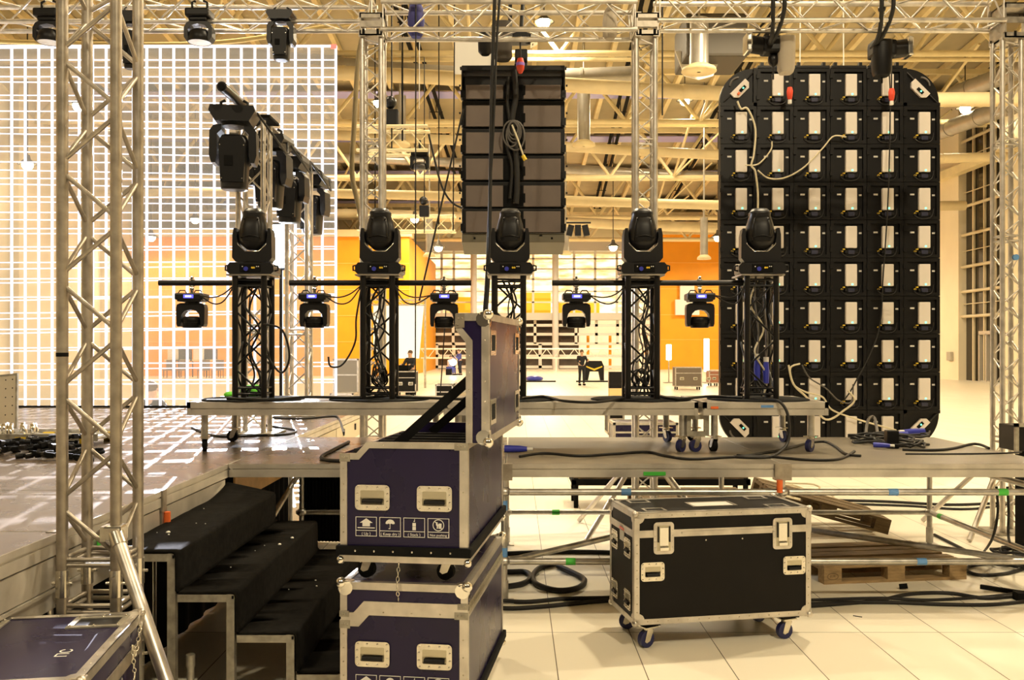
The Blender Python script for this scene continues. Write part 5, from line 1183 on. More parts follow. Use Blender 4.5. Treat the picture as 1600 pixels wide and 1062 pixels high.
run('black cable snaking on the left stage behind the first castors', [(300, 668), (340, 681), (400, 680), (450, 678), (462, 672), (440, 668), (415, 664)], .012)
run('black cable trailing under riser by the open back edge of stage', [(425, 652), (470, 654), (520, 650), (530, 655), (537, 676)], .012)
for i, (pts, lab) in enumerate((([(355, 622), (420, 624), (480, 620), (560, 621), (612, 617)], 'black cable along the riser between the first two towers'), ([(620, 620), (680, 622), (730, 624)], 'black cable along the riser right of the second tower'), ([(815, 622), (850, 619), (880, 626), (930, 628), (975, 622)], 'black cable along the riser between middle and fourth towers'), ([(1030, 618), (1060, 623), (1110, 619), (1160, 621)], 'black cable along the riser right of the fourth tower'))): run(lab, pts, .011, RUB, RZ + .012, 'riser_cable')
# heap of cable on the right deck
random.seed(21); g = G()
c0 = on(1400, 695)
for k in range(9):
    a, b = random.uniform(.14, .30), random.uniform(.10, .24); cx, cy = c0.x + random.uniform(-.12, .10), c0.y + random.uniform(-.22, .25); ph = random.uniform(0, 6)
    g.tube([(cx + a * math.cos(q * PI / 12 + ph) * (1 + .1 * math.sin(3 * q)), cy + b * math.sin(q * PI / 12 + ph), DZ + .012 + .012 * k * .6 + .012 * math.sin(q * .9 + k)) for q in range(24)], .010, 7, closed=True)
tag(g.obj('cable_heap', RUB), 'tangled heap of black cables at the open end of deck', 'cables')
cable('heap_cable', [on(1352, 690) + V((0, 0, .02)), on(1356, 684) + V((0, 0, .16)), on(1366, 682) + V((0, 0, .18)), on(1372, 690) + V((0, 0, .04))], .014, RUBG, 'stiff grey cable loop standing up from the heap')
run('black cable reaching from the heap toward the slim tower', [(1410, 702), (1460, 703), (1490, 700), (1515, 694), (1530, 694), (1545, 700)], .012)
run('thin black cable from the heap toward the frame edge', [(1415, 709), (1480, 709), (1560, 708), (1596, 706)], .007)
def plug(px, py, dx, lab, z=DZ, m=BLUEPLUG, s=1.0, up=.035):
    p = on(px, py, z) + V((0, 0, up)); t = thing('power_plug', lab, 'plug', p, R(dx), 'blue power plugs')
    M = Mx.Rotation(R(90), 4, 'Y') @ Mx.Scale(s, 4)
    G().loft([(-.10, .022, .022, 2, 0), (-.03, .030, .030, 2, 0), (.07, .033, .033, 2, 0), (.10, .033, .033, 2, 0)], 14, M).obj('plug_body', m, t)
    G().cyl((-.15 * s, 0, 0), (-.10 * s, 0, 0), .018 * s, 10).obj('gland', LABEL, t); return t
plug(1428, 680, 5, 'blue power plug on top of heap, at its far right'); plug(1400, 688, -10, 'blue power plug in the middle of the cable heap', up=.05); plug(1378, 702, 150, 'blue power plug at the near side of the cable heap', s=.65)
plug(806, 708, 175, 'blue power plug on deck right beside the open purple case', s=.9)
p = on(1393, 700); tag(G().bx((-.05, -.04, 0), (.05, .04, .15), Mx.Translation(p), ch=.01).obj('junction_block', BLK), 'small black block standing in the cable heap', 'block')
for i, (x, y, z, l) in enumerate(((1183, 575, 1.55, 'upper'), (1197, 580, 1.52, 'lower'))): 
    q = P(x, y, 7.72); t = thing('power_plug', l + ' blue plug hung inside the black tower before panel wall', 'plug', q, 0, 'blue plugs inside tower'); G().loft([(-.10, .024, .024, 2, 0), (.0, .028, .028, 2, 0), (.08, .021, .021, 2, 0)], 12).obj('plug_body', BLUEPLUG, t); G().cyl((0, 0, .08), (0, 0, .12), .022, 10).obj('gland', LABEL, t); G().tube(spline([(0, 0, .11), (.01, 0, .3), (-.02, 0, .6), (0, 0, .85)], 5), .008, 6).obj('cable', RUBG, t)
# cables inside the black towers
random.seed(5)
for i, (x, (px, lab)) in enumerate(zip(SPOTX, TOWERS)):
    for k in range(4):
        pts = [V((x + random.uniform(-.07, .07), TY0 + random.uniform(-.07, .07), RZ + 1.0))]
        for j in range(4): pts.append(V((x + random.uniform(-.08, .08), TY0 + random.uniform(-.08, .08), RZ + .80 - .2 * j)))
        pts.append(V((x + random.uniform(-.08, .08), TY0 - .05, RZ + .03)))
        cable('tower_cable', pts, random.choice((.006, .008, .009)), RUB if (k < 3 or i != 4) else CREAMCABLE, ('thin cable dangling inside the black lattice ' + lab) if not (k == 3 and i == 4) else 'cream cable dangling inside the tower before the panel wall', 'cables inside ' + lab)
    g = G()
    for k in range(5):
        a = random.uniform(.04, .085); ph = random.uniform(0, 3)
        g.tube([(x + a * math.cos(q * PI / 9), TY0 + .05 * math.sin(q * PI / 9 + ph), RZ + .17 + .03 * k * random.random() + a * math.sin(q * PI / 9)) for q in range(18)], .007, 6, closed=True)
    if i in (1, 3): tag(g.obj('tower_coil', RUB), 'coil of black cable in the foot of the black ' + lab, 'cable')
# leads to the hung wash lights
for i, (px, tx, sgn) in enumerate(((297, 0, 1), (490, 1, 1), (693, 1, -1), (901, 3, 1), (1095, 4, 1))):
    x0 = (px - VX) * (PY - .05) / FOC; x1 = SPOTX[tx]; s = 1 if x1 > x0 else -1; lab = ('by the grid screen', 'between the first two towers', 'over the open purple case', 'between middle and fourth towers', 'by the panel wall')[i]
    for k in range(2):
        cable('lead_cable', [V((x0 + s * .10, 7.66, PZ - .11)), V((x0 + s * .22, 7.62, PZ - .13 - .05 * k)), V(((x0 + x1) / 2 + s * .05, 7.62, PZ - .10 - .06 * k)), V((x1 - s * .13, 7.66, PZ - .02))], .006, RUB, 'pair of thin leads from the wash light ' + lab + ' to its tower', 'leads of wash light ' + lab)
cable('lead_cable', [V((SPOTX[0] + .12, 7.62, PZ - .35)), V((SPOTX[0] + .28, 7.6, PZ - .40)), V((SPOTX[0] + .34, 7.6, PZ - .62)), V((SPOTX[0] + .26, 7.62, PZ - .75)), V((SPOTX[0] + .10, 7.64, PZ - .55))], .009, RUB, 'black cable bulging in a loop from the first tower')
cable('lead_cable', [V((SPOTX[1] - .13, 7.62, PZ - .05)), V((SPOTX[1] - .17, 7.6, PZ - .3)), V((SPOTX[1] - .18, 7.6, PZ - .5)), V((SPOTX[1] - .28, 7.6, PZ - .68)), V((SPOTX[1] - .38, 7.6, PZ - .70)), V((SPOTX[1] - .40, 7.6, PZ - .62))], .008, RUB, 'black cable hanging in a free arc left of the second tower')
# wires and ropes hanging from above
for i, (x0, y0, x1, y1, Y, r, lab) in enumerate(((652, 55, 649, 600, 9.1, .007, 'thin dark rope hanging straight down left of speaker stack'), (724, 170, 655, 470, 9.4, .010, 'dark rope slanting from the speaker stack side to the second tower'), (719, 100, 708, 360, 11, .008, 'thin dark rope hanging along the speaker stack left side'),
      (1035, 65, 1035, 180, 12, .010, 'dark rope hanging right of the right slim tower'), (660, 40, 655, 170, 12, .006, 'pale thin wire hanging left of the speaker stack'), (697, 480, 688, 615, 9.0, .006, 'thin double rope end hanging behind the open case lid'), (1253, 30, 1250, 110, 14, .009, 'pale wire hanging behind the top of panel wall'), (1315, 20, 1318, 110, 14, .009, 'second pale wire behind the top of the panel wall'))):
    tag(G().cyl(P(x0, y0, Y) if y0 > 110 else V((P(x0, y0, Y).x, Y, 15.5)), P(x1, y1, Y), r, 6).obj('hanging_wire', RUB if 'pale' not in lab else LABEL), lab, 'rope')
cable('hanging_wire', [P(670, 210, 12), P(678, 245, 12), P(690, 290, 12), P(705, 315, 12), P(722, 325, 12)], .014, RUB, 'sagging black cable from the short pale truss to speaker stack')
# floor cables below the deck
for pts, r, lab in (([(760, 948), (800, 950), (850, 947), (900, 942), (945, 938), (1000, 936)], .016, 'thick black cable on the tiles left of black case, nearest of the bundle'), ([(760, 936), (820, 940), (880, 935), (940, 934), (990, 932)], .016, 'thick black cable on the tiles left of black case, second of bundle'),
      ([(1240, 948), (1300, 944), (1370, 938), (1420, 928), (1480, 926), (1540, 934), (1600, 930), (1680, 930)], .014, 'black cable bowed away on tiles right of the black case'), ([(1240, 945), (1320, 941), (1400, 941), (1480, 944), (1550, 944), (1620, 938), (1680, 938)], .014, 'black cable running straight on tiles right of the black case'), ([(1240, 938), (1300, 936), (1380, 934), (1450, 937), (1540, 932), (1600, 926), (1680, 924)], .012, 'thinner black cable among those right of the black case')):
    run(lab, pts, r, RUB, 0)
run('thick black cable loop lying on the floor behind the lower scaffold tube', [(868, 880), (845, 886), (833, 898), (838, 912), (870, 922), (903, 918), (913, 905), (890, 892), (872, 884)], .022, RUB, 0)
run('thick black cable curve on the floor by the scaffold post', [(740, 890), (790, 893), (820, 893), (829, 902), (815, 912), (780, 917), (740, 918)], .022, RUB, 0)
run('long black cable on the floor crossing behind the scaffold', [(780, 865), (850, 862), (930, 862), (1010, 866)], .020, RUB, 0)
run('black cable crossing the floor far under the deck, right part', [(1290, 781), (1380, 783), (1480, 788), (1560, 786), (1680, 785)], .016, RUB, 0)
run('second black cable crossing the floor far under the deck', [(1330, 787), (1420, 790), (1500, 795), (1560, 790), (1680, 772)], .014, RUB, 0)
run('black cable behind the flat pallet leading to frame edge', [(1460, 835), (1490, 850), (1520, 864), (1560, 872), (1640, 868)], .014, RUB, 0)
run('black cable loop on tiles right of the flat pallet', [(1590, 885), (1560, 880), (1520, 883), (1510, 890), (1530, 898), (1570, 896), (1600, 888)], .014, RUB, 0)
for k, x in enumerate((1557, 1574)): cable('hanging_cable', [P(x, 760, 7.0), P(x + 2, 800, 7.0), P(x - (6 if k == 0 else -2), 840, 7.0), on(x - 20 + 30 * k, 862, 0.02)], .010, RUB, ('first', 'second')[k] + ' black cable hanging below the deck past the green tape')
g = G(); c0 = on(1592, 885, 0); random.seed(9)
for k in range(8):
    a, b = random.uniform(.12, .22), random.uniform(.10, .2); cx, cy = c0.x + random.uniform(-.05, .1), c0.y + random.uniform(-.1, .15)
    g.tube([(cx + a * math.cos(q * PI / 10), cy + b * math.sin(q * PI / 10), .014 + .018 * k + .01 * math.sin(q + k)) for q in range(20)], .012, 7, closed=True)
tag(g.obj('cable_heap', RUB), 'coiled heap of black cables on tiles at the frame edge', 'cables')
g = G(); c0 = on(1255, 752, 0); c0 = V((3.4, 11.2, 0))
for k in range(8):
    a, b = random.uniform(.2, .42), random.uniform(.3, .7); cx, cy = c0.x + random.uniform(-.2, .2), c0.y + random.uniform(-.3, .3)
    g.tube([(cx + a * math.cos(q * PI / 10), cy + b * math.sin(q * PI / 10), .014 + .014 * k + .01 * math.sin(q + k)) for q in range(20)], .012, 6, closed=True)
tag(g.obj('cable_heap', CREAMCABLE), 'heap of cream cables on the floor below the panel wall', 'cables')
tag(G().bx((-.16, -.01, 0), (.20, .02, .03), Mx.Translation(on(1568, 925, 0)) @ Mx.Rotation(R(-40), 4, 'Z')).bx((-.02, -.03, 0), (.10, .05, .06), Mx.Translation(on(1592, 938, 0))).obj('angle_iron', BLKMATTE), 'dark angle iron lying on the tiles at frame edge', 'bracket')
tag(G().cyl(on(1405, 916, .02), on(1418, 915, .03), .02, 8).obj('black_offcut', BLKMATTE), 'small black offcut on the tiles before the flat pallet', 'offcut')
tag(G().bx((-.03, -.004, 0), (.03, .004, .004), Mx.Translation(on(1340, 963, 0)) @ Mx.Rotation(R(-35), 4, 'Z')).obj('cable_tie', BLKMATTE), 'tiny black cable tie on tiles right of the black case', 'cable tie')
# low steel rack behind the scaffold
t = thing('steel_rack', 'low dark steel rack standing on the floor far under the decks', 'rack', (1.7, 10.6, 0))
for x in (-1.0, .95):
    for y in (0, .5): G().bx((x - .025, y - .025, 0), (x + .025, y + .025, .34)).obj('leg', BLKMATTE, t)
G().bx((-1.05, -.03, .26), (1.0, .03, .33)).bx((-1.05, .47, .26), (1.0, .53, .33)).bx((-1.05, -.03, .27), (-1.0, .53, .32)).bx((.95, -.03, .27), (1.0, .53, .32)).obj('frame', BLKMATTE, t)
G().bx((-1.03, 0, .331), (.98, .5, .35)).obj('top_board', WOODDK, t)
# ------------------------------------------------------------------ clamp heap, coupler tray and leaning plate on the left stage
cl = thing('pipe_clamp', 'black pipe clamp in the heap on the left stage', 'clamp', (0, 0, 0), 0, 'black clamps heaped on the left stage')
G().tube([(.035 * math.cos(k * PI / 6), 0, .035 + .035 * math.sin(k * PI / 6)) for k in range(11)], .014, 7).bx((-.03, -.02, .06), (.03, .02, .085), ch=.005).cyl((.03, 0, .05), (.13, 0, .05), .016, 10).obj('jaw', BLKMATTE, cl)
G().cyl((.10, 0, .05), (.15, 0, .05), .022, 8).obj('bolt', BLKMET, cl)
random.seed(14); first = True
for k in range(46):
    c = on(55 + random.gauss(0, 42), 706 + random.uniform(-10, 13)); lay = max(0, .10 - abs(c.x - on(60, 705).x) * .15) * random.random()
    o = cl if first else copy_tree(cl); first = False
    o.location = (c.x, c.y, DZ + .022 + lay); o.rotation_euler = (R(90) + random.uniform(-.3, .3), random.uniform(-.2, .2), random.uniform(0, 6.28))
t = thing('coupler_tray', 'flat steel tray full of silver couplers on the left stage', 'tray', V((-4.18, 8.15, DZ)))
G().bx((-.85, -.25, .05), (.60, .25, .065)).bx((-.85, -.26, .04), (.60, -.24, .10)).bx((-.85, .24, .04), (.60, .26, .10)).obj('tray', STEELPAINT, t)
for x in (-.6, -.1, .45): 
    G().bx((x, -.265, .0), (x + .09, -.2, .075)).bx((x, .2, 0), (x + .09, .265, .075)).obj('yellow_foot', YELLOW, t)
random.seed(4); cp_ = None
for k in range(34):
    x, y = -4.18 + random.uniform(-.8, .5), 8.15 + random.uniform(-.2, .2)
    if cp_ is None:
        cp_ = thing('truss_coupler', 'silver conical coupler lying in the steel tray on left stage', 'coupler', (0, 0, 0), 0, 'silver couplers in the tray'); G().lathe([(.001, 0), (.022, 0), (.024, .02), (.024, .05), (.016, .10), (.001, .10)], 12).cyl((-.03, 0, .035), (.03, 0, .035), .008, 8).obj('cone', CHROME, cp_); o = cp_
    else: o = copy_tree(cp_)
    o.location = (x, y, DZ + .066); o.rotation_euler = (random.uniform(-.2, .2), random.uniform(-.2, .2), random.uniform(0, 6))
t = thing('perforated_plate', 'pale perforated steel plate leaning upright on the left stage', 'plate', on(-8, 673), 0)
MP = Mx.Rotation(R(-6), 4, 'Y') @ Mx.Rotation(R(-12), 4, 'X')
G().bx((-.35, -.01, 0), (.22, .01, .56), MP).obj('plate', mat('pale_plate', (.62, .55, .42), .5, .2), t)
for p, q in ring(-.36, .23, -.005, .57, .02): pass
g = G()
for p, q in ring(-.36, .23, 0, .57, .018): g.bx((p[0], -.016, p[1]), (q[0], .014, q[1]), MP)
g.obj('rim', STEELPAINT, t)
g = G()
for i in range(8):
    for j in range(6): g.cyl((.18 - i * .07, -.012, .06 + j * .09), (.18 - i * .07, -.0105, .06 + j * .09), .007, 8, M=MP)
g.obj('holes', BLKMATTE, t)
tag(G().bx((-.015, -.02, 0), (.015, .0, .30), Mx.Translation(on(-2, 676) + V((0, -.02, 0))) @ Mx.Rotation(R(-14), 4, 'Y')).obj('timber_lath', mat('lath_wood', (.5, .30, .10), .6)), 'orange brown timber lath leaning before the perforated plate', 'lath')
p = V((-2.42, 8.12, RZ)); tag(G().ball((0, 0, .05), .12, 10, Mx.Translation(p + V((.10, .05, 0))), .5).ball((-.14, .0, .02), .06, 8, Mx.Translation(p + V((.05, 0, 0))), .5).obj('safety_vest', GREENVEST), 'crumpled bright green vest behind the first tower foot', 'vest')
# ------------------------------------------------------------------ people
def skin_body(name, joints, edges, m, parent, lv=1):
    bm = bmesh.new(); ly = bm.verts.layers.skin.verify(); vs = []
    for i, (p, r) in enumerate(joints):
        q = bm.verts.new(p); q[ly].radius = (r, r); q[ly].use_root = (i == 0); vs.append(q)
    for a, b in edges: bm.edges.new((vs[a], vs[b]))
    me = bpy.data.meshes.new(name); bm.to_mesh(me); bm.free(); me.materials.append(m)
    o = bpy.data.objects.new(name, me); COL.objects.link(o); o.parent = parent
    s = o.modifiers.new('s', 'SKIN'); s.use_smooth_shade = True; u = o.modifiers.new('u', 'SUBSURF'); u.levels = u.render_levels = lv
    return o
def person(label, loc, rz, top, legs, seated=False, lean=0.0, arm=None):
    """figure facing local -y; hips at 0.93 m (0.50 m seated)"""
    t = thing('person', label, 'person', loc, rz); hz = .52 if seated else .93; f = lean
    hip = V((0, 0, hz)); che = V((0, -f * .5, hz + .38)); nek = V((0, -f * .8, hz + .54)); hed = V((0, -f - .02, hz + .66)); crn = hed + V((0, -.01, .10))
    J = [(hip, .12), (V((0, -f * .25, hz + .18)), .115), (che, .135), (nek, .055), (hed, .085), (crn, .08)]; E_ = [(0, 1), (1, 2), (2, 3), (3, 4), (4, 5)]
    arm = arm or [((.24, -.16, -.24), (.20, -.36, -.20))] * 2; A = []
    for s, (el, ha) in zip((-1, 1), arm):
        sh = V((s * .19, -f * .6, hz + .46)); e = sh + V((s * el[0] - s * .19, el[1], el[2])); h = sh + V((s * ha[0] - s * .19, ha[1], ha[2])); n = len(J); J += [(sh, .055), (e, .042), (h, .032), (h + V((0, -.09, -.02)), .028)]; E_ += [(2, n), (n, n + 1), (n + 1, n + 2), (n + 2, n + 3)]; A.append((sh, e, h))
    Lg = []
    for s in (-1, 1):
        h0 = V((s * .09, 0, hz - .05))
        if seated: k, an = V((s * .12, -.40, hz - .02)), V((s * .12, -.42, .08))
        else: k, an = V((s * .10, -.02, .50)), V((s * .11, .03, .09))
        n = len(J); J += [(h0, .085), (k, .06), (an, .042), (an + V((0, -.15, -.05)), .04)]; E_ += [(0, n), (n, n + 1), (n + 1, n + 2), (n + 2, n + 3)]; Lg.append((h0, k, an))
    b = skin_body('body', J, E_, SKIN, t)
    J = [(hip + V((0, 0, -.05)), .135), (V((0, -f * .25, hz + .18)), .135), (che, .155), (nek - V((0, 0, .03)), .075)]; E2 = [(0, 1), (1, 2), (2, 3)]
    for sh, e, h in A: n = len(J); J += [(sh, .072), (e, .058), (h, .045)]; E2 += [(2, n), (n, n + 1), (n + 1, n + 2)]
    skin_body('jacket', J, E2, top, t)
    J = [(hip, .13)]; E3 = []
    for h0, k, an in Lg: n = len(J); J += [(h0, .10), (k, .075), (an, .06)]; E3 += [(0, n), (n, n + 1), (n + 1, n + 2)]
    skin_body('trousers', J, E3, legs, t)
    g = G()
    for h0, k, an in Lg: g.box((an.x, an.y - .07, .045), (.10, .27, .09), ch=.03)
    g.obj('shoes', BLKMATTE, t)
    G().ball(hed + V((0, .025, .07)), .098, 12, sz=.92).obj('hair', HAIR, t)
    g = G().ball(hed + V((0, -.105, .02)), .018, 6, sz=1.4)
    for s in (-1, 1): g.ball(hed + V((s * .095, -.01, .02)), .022, 6, sz=1.4)
    g.obj('nose_and_ears', SKIN, t); g = G()
    for s in (-1, 1): g.ball(hed + V((s * .035, -.088, .05)), .010, 6)
    g.bx(hed + V((-.025, -.096, -.035)), hed + V((.025, -.088, -.028))); g.obj('eyes_and_mouth', BLKMATTE, t)
    return t
pp = P(640, 620, 35.6); person('person in dark jacket standing behind a flight case, looking down', (pp.x, 36.1, 0), R(-28), CLOTHDK, CLOTHDK, lean=.05)
pp = P(231, 0, 14.6); tps = thing('seat_case', 'low dark case carrying the seated person behind the grid screen', 'case', (pp.x, 14.9, 0)); G().box((0, .05, .22), (.55, .5, .44), ch=.02).obj('box', BLACKLAM, tps); person('seated person seen from behind through the grid screen', (pp.x, 14.75, -.03), R(165), CLOTHDK, CLOTHDK, seated=True)
pp = P(706, 0, 62); person('far crouched welder in pale overalls before the glazing', (pp.x - .2, 62, 0), R(60), mat('pale_overall', (.5, .48, .5), .8), CLOTHBLUE, seated=True, lean=.15); tag(G().box((pp.x - .2, 62.05, .2), (.4, .4, .4), ch=.02).obj('stool_box', BLACKLAM), 'dark box under the far crouched welder', 'box'); person('far person in dark blue standing beside the crouched welder', (pp.x + .55, 62.1, 0), R(-60), CLOTHBLUE, CLOTHDK, lean=.1)
pp = P(909, 0, 45); person('thin distant person in dark clothes standing before the lobby', (pp.x, 45, 0), R(10), CLOTHDK, CLOTHDK)
tag(G().ball(P(708, 566, 61.2), .22, 10).obj('welding_arc', mat('arc_glow', (.6, .7, 1), .4, emit=(.55, .65, 1), est=12)), 'bluish white welding spark by the far crouched welder', 'spark')
# ------------------------------------------------------------------ things further off in the hall
def road_case(lab, px0, px1, Y, h, d=.7, m=BLACKLAM, hands=2, name='road_case'):
    a, b = P(px0, 0, Y).x, P(px1, 0, Y).x; w = b - a; t = thing(name, lab, 'flight case', ((a + b) / 2, Y + d / 2, 0), 0, None); w2 = w / 2
    G().bx((-w2 + .01, -d / 2 + .01, .14), (w2 - .01, d / 2 - .01, h - .01)).obj('body_panel', m, t); g = G()
    for z in (.14, h): 
        for y in (-d / 2, d / 2 - .04): g.bx((-w2, y, z - (.04 if z > .2 else 0)), (w2, y + .04, z + (.04 if z < .2 else 0)))
        for x in (-w2, w2 - .04): g.bx((x, -d / 2, z - (.04 if z > .2 else 0)), (x + .04, d / 2, z + (.04 if z < .2 else 0)))
    for x in (-w2, w2 - .04):
        for y in (-d / 2, d / 2 - .04): g.bx((x, y, .14), (x + .04, y + .04, h))
    g.bx((-w2, -d / 2 - .004, h * .72), (w2, -d / 2, h * .72 + .03)); g.obj('edge_rails', ALU, t)
    for k in range(hands): x = (-.25 + .5 * k) * w if hands > 1 else 0; handle(t, Mx.Translation((x, -d / 2 - .004, h * .50)), .18, .13)
    for x in (-w2 + .1, w2 - .1):
        for y in (-d / 2 + .1, d / 2 - .1): G().cyl((x - .02, y, .065), (x + .02, y, .065), .065, 12).bx((x - .03, y - .03, .08), (x + .03, y + .03, .14)).obj('castor', BLKMATTE, t)
    return t
t = road_case('tall black road case with laptop, person standing behind it', 617, 650, 35, .95, .8, hands=2)
tag(G().bx((-.2, -.15, 0), (.2, .15, .02)).bx((-.2, -.17, 0), (.2, -.15, .26), Mx.Rotation(R(12), 4, 'X')).obj('laptop', BLKMATTE, loc=(P(629, 0, 35).x, 35.45, .95)), 'black laptop open on the tall road case', 'laptop')
t = road_case('black road case with white letters on the floor left of case lid', 680, 708, 26, .80); 
for k in range(4): G().box((-.12 + .08 * k, -.36, .24), (.04, .01, .05)).obj('letter_mark', PRINT, t)
road_case('pale road case right beside the lettered black one', 709, 738, 26.2, .82, m=mat('tan_case', (.45, .38, .26), .5), hands=1)
road_case('grey case half hidden by the screen edge, left of second tower', 520, 560, 24, 1.55, hands=0, m=mat('grey_case', (.22, .20, .17), .6)); road_case('low grey case before the tall grey one by screen edge', 515, 552, 22, .75, hands=2, m=mat('grey_case_light', (.34, .31, .26), .6))
road_case('black box case standing left of the fourth tower', 950, 976, 18, .60, hands=0); road_case('wide dark road case blurred against the orange wall', 1055, 1097, 40, 1.0, hands=3, m=mat('brown_case', (.13, .10, .07), .5)); road_case('small brown case right of the wide dark one', 1108, 1124, 44, .75, hands=1, m=mat('brown_red_case', (.32, .13, .07), .5))
t = road_case('navy road case on the floor behind riser legs', 958, 1060, 15, .62, hands=2, m=PURPLE)
t = thing('banner_screen', 'big white projection screen standing behind the second tower', 'screen', (P(628, 0, 42).x, 42, 0)); w2 = 1.0
G().prism([(-1.3, 1.35), (.78, 1.35), (1.0, 3.75), (-1.3, 3.75)], 0, .05).obj('screen_cloth', mat('screen_white_glow', (.9, .89, .86), .7, emit=(1, .98, .93), est=.45), t)  # projected light put into the cloth as a faint glow
g = G()
for z in (3.78, 4.02): g.cyl((-1.5, 0, z), (1.1, 0, z), .035, 8)
for k in range(8): g.cyl((-1.5 + k * .32, 0, 3.78 if k % 2 else 4.02), (-1.18 + k * .32, 0, 4.02 if k % 2 else 3.78), .02, 6)
g.obj('top_truss', ALU, t)
for x in (-1.45, 1.05): G().cyl((x, .1, 0), (x, .1, 4.0), .05, 8).obj('leg', ALU, t)
for i, px in enumerate((1045, 1104)):
    q = P(px, 545, 48); t = thing('tube_lamp', ('bright upright tube lamp right of the fourth tower', 'bright upright tube lamp beside the panel wall edge')[i], 'lamp', (q.x, 48, 0)); G().cyl((0, 0, (1.2, .6)[i]), (0, 0, (2.0, 2.3)[i]), .13, 12).obj('tube', mat('tube_glow', (1, .95, .8), .4, emit=(1, .88, .6), est=14), t); G().cyl((0, 0, 0), (0, 0, 1.2), .03, 8).lathe([(.3, 0), (.3, .04), (.04, .06)], 14).obj('stand', STEELPAINT, t)
t = thing('barrier_truss', 'long white truss barrier standing before the far glazing', 'barrier', (1.75, 66, 0)); L = 17.0
g = G()
for z in (1.1, 1.75): g.cyl((-L / 2, 0, z), (L / 2, 0, z), .06, 6)
for k in range(34): g.cyl((-L / 2 + k * .5, 0, 1.1 if k % 2 else 1.75), (-L / 2 + .5 + k * .5, 0, 1.75 if k % 2 else 1.1), .03, 5)
g.obj('truss', WHITE, t)
for k in range(8): G().cyl((-L / 2 + .2 + k * 2.37, 0, 0), (-L / 2 + .2 + k * 2.37, 0, 1.1), .05, 6).obj('post', WHITE, t)
# speaker on floor, bench items
t = thing('bag_chair', 'dark moving light standing on the far floor, yellow strap across it', 'light', P(928, 594, 52)); t.location.z = 0
G().prism([(-.55, 0), (-.35, 0), (-.25, .5), (.25, .5), (.35, 0), (.55, 0), (.55, .8), (.42, 1.1), (-.42, 1.1), (-.55, .8)], -.2, .2).obj('yoke', BLK, t); G().prism([(-.45, .75), (0, .55), (.45, .75), (.45, .82), (0, .66), (-.45, .82)], -.22, -.2).obj('strap', YELLOW, t)
t = thing('floor_speaker', 'small wooden speaker box standing behind the black box case', 'speaker', P(964, 600, 34)); t.location.z = 0; G().bx((-.3, -.2, .0), (.3, .2, .35)).obj('lower_box', mat('tan_ply', (.7, .5, .22), .6), t); G().bx((-.3, -.2, .35), (.3, .2, .95)).obj('cabinet', BLACKLAM, t)
for px, py, w_, lab in ((845, 596, 1.6, 'black bar lying on the pale far floor left'), (925, 596, 1.7, 'black bar lying on far floor before the strapped light')):
    q = on(px, py, .02); tag(G().bx((-w_ / 2, -.1, 0), (w_ / 2, .1, .07), Mx.Translation((q.x, q.y, 0))).obj('floor_bar', BLKMATTE), lab, 'bar')
q = on(835, 594, 0); tag(G().ball((0, 0, .1), .5, 8, Mx.Translation((q.x, q.y, 0)), .35).obj('blue_cloth', BLUEPLUG), 'crumpled blue cloth lying on the pale far floor', 'cloth')
g = None
for i, px in enumerate((265, 285, 318, 340)):
    t = thing('stacked_chairs', ('leftmost', 'second', 'third', 'rightmost')[i] + ' of four chairs stacks along the orange wall behind the grid screen', 'chairs', (P(px, 0, 56).x, 56, 0)); G().bx((-.3, -.3, .45), (.3, .3, .52)).bx((-.3, .25, .5), (.3, .3, 1.1)).obj('seat', mat('chair_fabric', (.25, .18, .12), .7), t)
    for x in (-.26, .26):
        for y in (-.26, .26): G().cyl((x, y, 0), (x, y, .46), .025, 6).obj('leg', BLKMET, t)
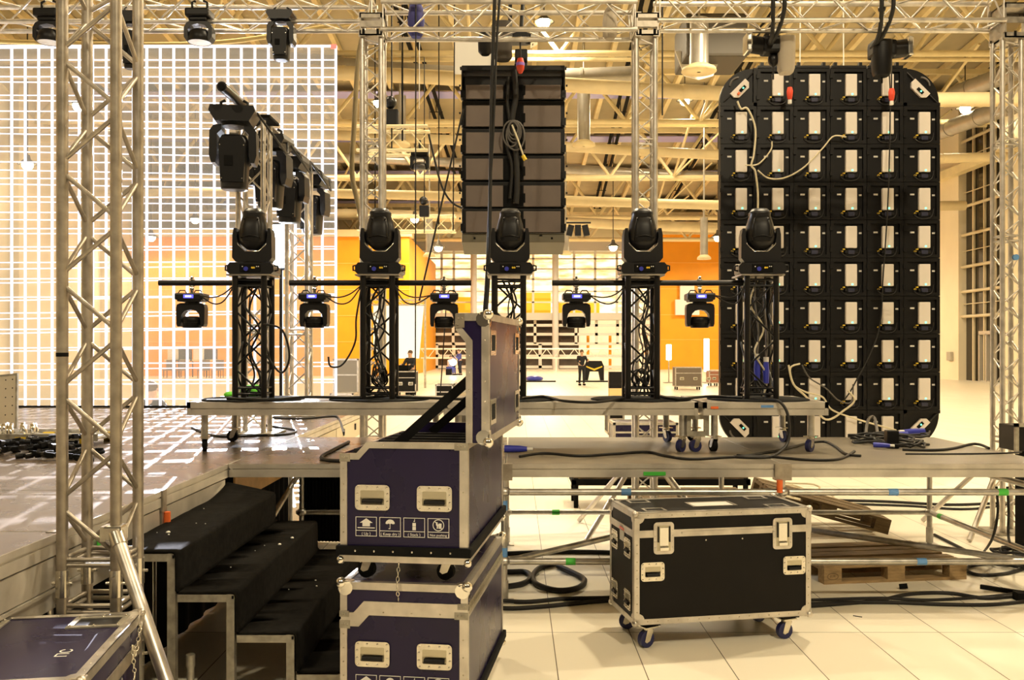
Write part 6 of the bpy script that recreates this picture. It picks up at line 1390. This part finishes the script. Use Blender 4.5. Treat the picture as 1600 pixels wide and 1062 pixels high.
for i, px in enumerate((272, 290, 312, 330)):
    t = thing('wall_crate', ('first', 'second', 'third', 'fourth')[i] + ' pale crate on table by the orange wall behind the grid screen', 'crate', (P(px, 0, 58).x, 58, 0)); G().bx((-.5, -.3, 1.0), (.5, .3, 1.1)).obj('table_top', ROOFCREAM, t); G().bx((-.34, -.2, 1.1), (.34, .2, 1.75)).obj('crate', (WHITEBOX, DARKDUCT, WHITE, DARKDUCT)[i], t)
    for x in (-.45, .45): G().cyl((x, 0, 0), (x, 0, 1.0), .03, 6).obj('leg', BLKMET, t)
t = thing('monitor_case', 'dark screen in grey frame standing at the right frame edge', 'monitor', P(1594, 706, 8.2)); t.location.z = 0
t.location = (4.32, 8.2, 0); G().bx((-.02, -.28, .95), (.52, .0, 1.17), ch=.01).obj('housing', BLK, t); G().bx((-.03, -.30, .93), (.0, -.27, 1.19)).bx((-.03, -.30, 1.16), (.54, -.27, 1.19)).obj('frame', STEELPAINT, t); G().bx((.1, -.2, 0), (.4, -.05, .95)).obj('stand', BLKMATTE, t)
q = P(1085, 480, 70); tag(G().bx((-1, -.4, 0), (1, 0, 1.3), Mx.Translation((P(1074, 0, 77.6).x, 77.9, P(0, 492, 77.6).z))).bx((-.6, -.3, 1.3), (.6, 0, 2.9), Mx.Translation((P(1074, 0, 77.6).x, 77.9, P(0, 492, 77.6).z))).obj('wall_box', WHITE), 'white box unit fixed high on the orange wall by panel wall', 'wall unit')

# black cloth added to keep the space under the stage dark
for lab, pts in (('black cloth added as shade below the deck edge beside the steps', [(-2.16, 3.0), (-2.14, 6.6)]), ('black cloth added as shade under the glossy deck edge past the top step', [(-2.16, 6.72), (-2.14, 8.66)]), ('black cloth added as shade behind the scaffold at the back of the steps', [(-2.02, 8.72), (-1.62, 8.70)])):
    (x0, y0), (x1, y1) = pts; g = G(); n = 60; vs = []
    for k in range(n + 1):
        q = k / n; dx, dy = (y1 - y0), -(x1 - x0); l = math.hypot(dx, dy); w = .015 * math.sin(k * 1.3)
        for z in (.90, .01): vs.append((x0 + (x1 - x0) * q + dx / l * w, y0 + (y1 - y0) * q + dy / l * w, z))
    m = len(vs); vs += [(x - .004, y + .004, z) for x, y, z in vs]
    tag(g.add(vs, [(2 * k, 2 * k + 1, 2 * k + 3, 2 * k + 2) for k in range(n)] + [(m + 2 * k, m + 2 * k + 2, m + 2 * k + 3, m + 2 * k + 1) for k in range(n)], True).obj('shade_cloth', BLKMATTE), lab, 'cloth')
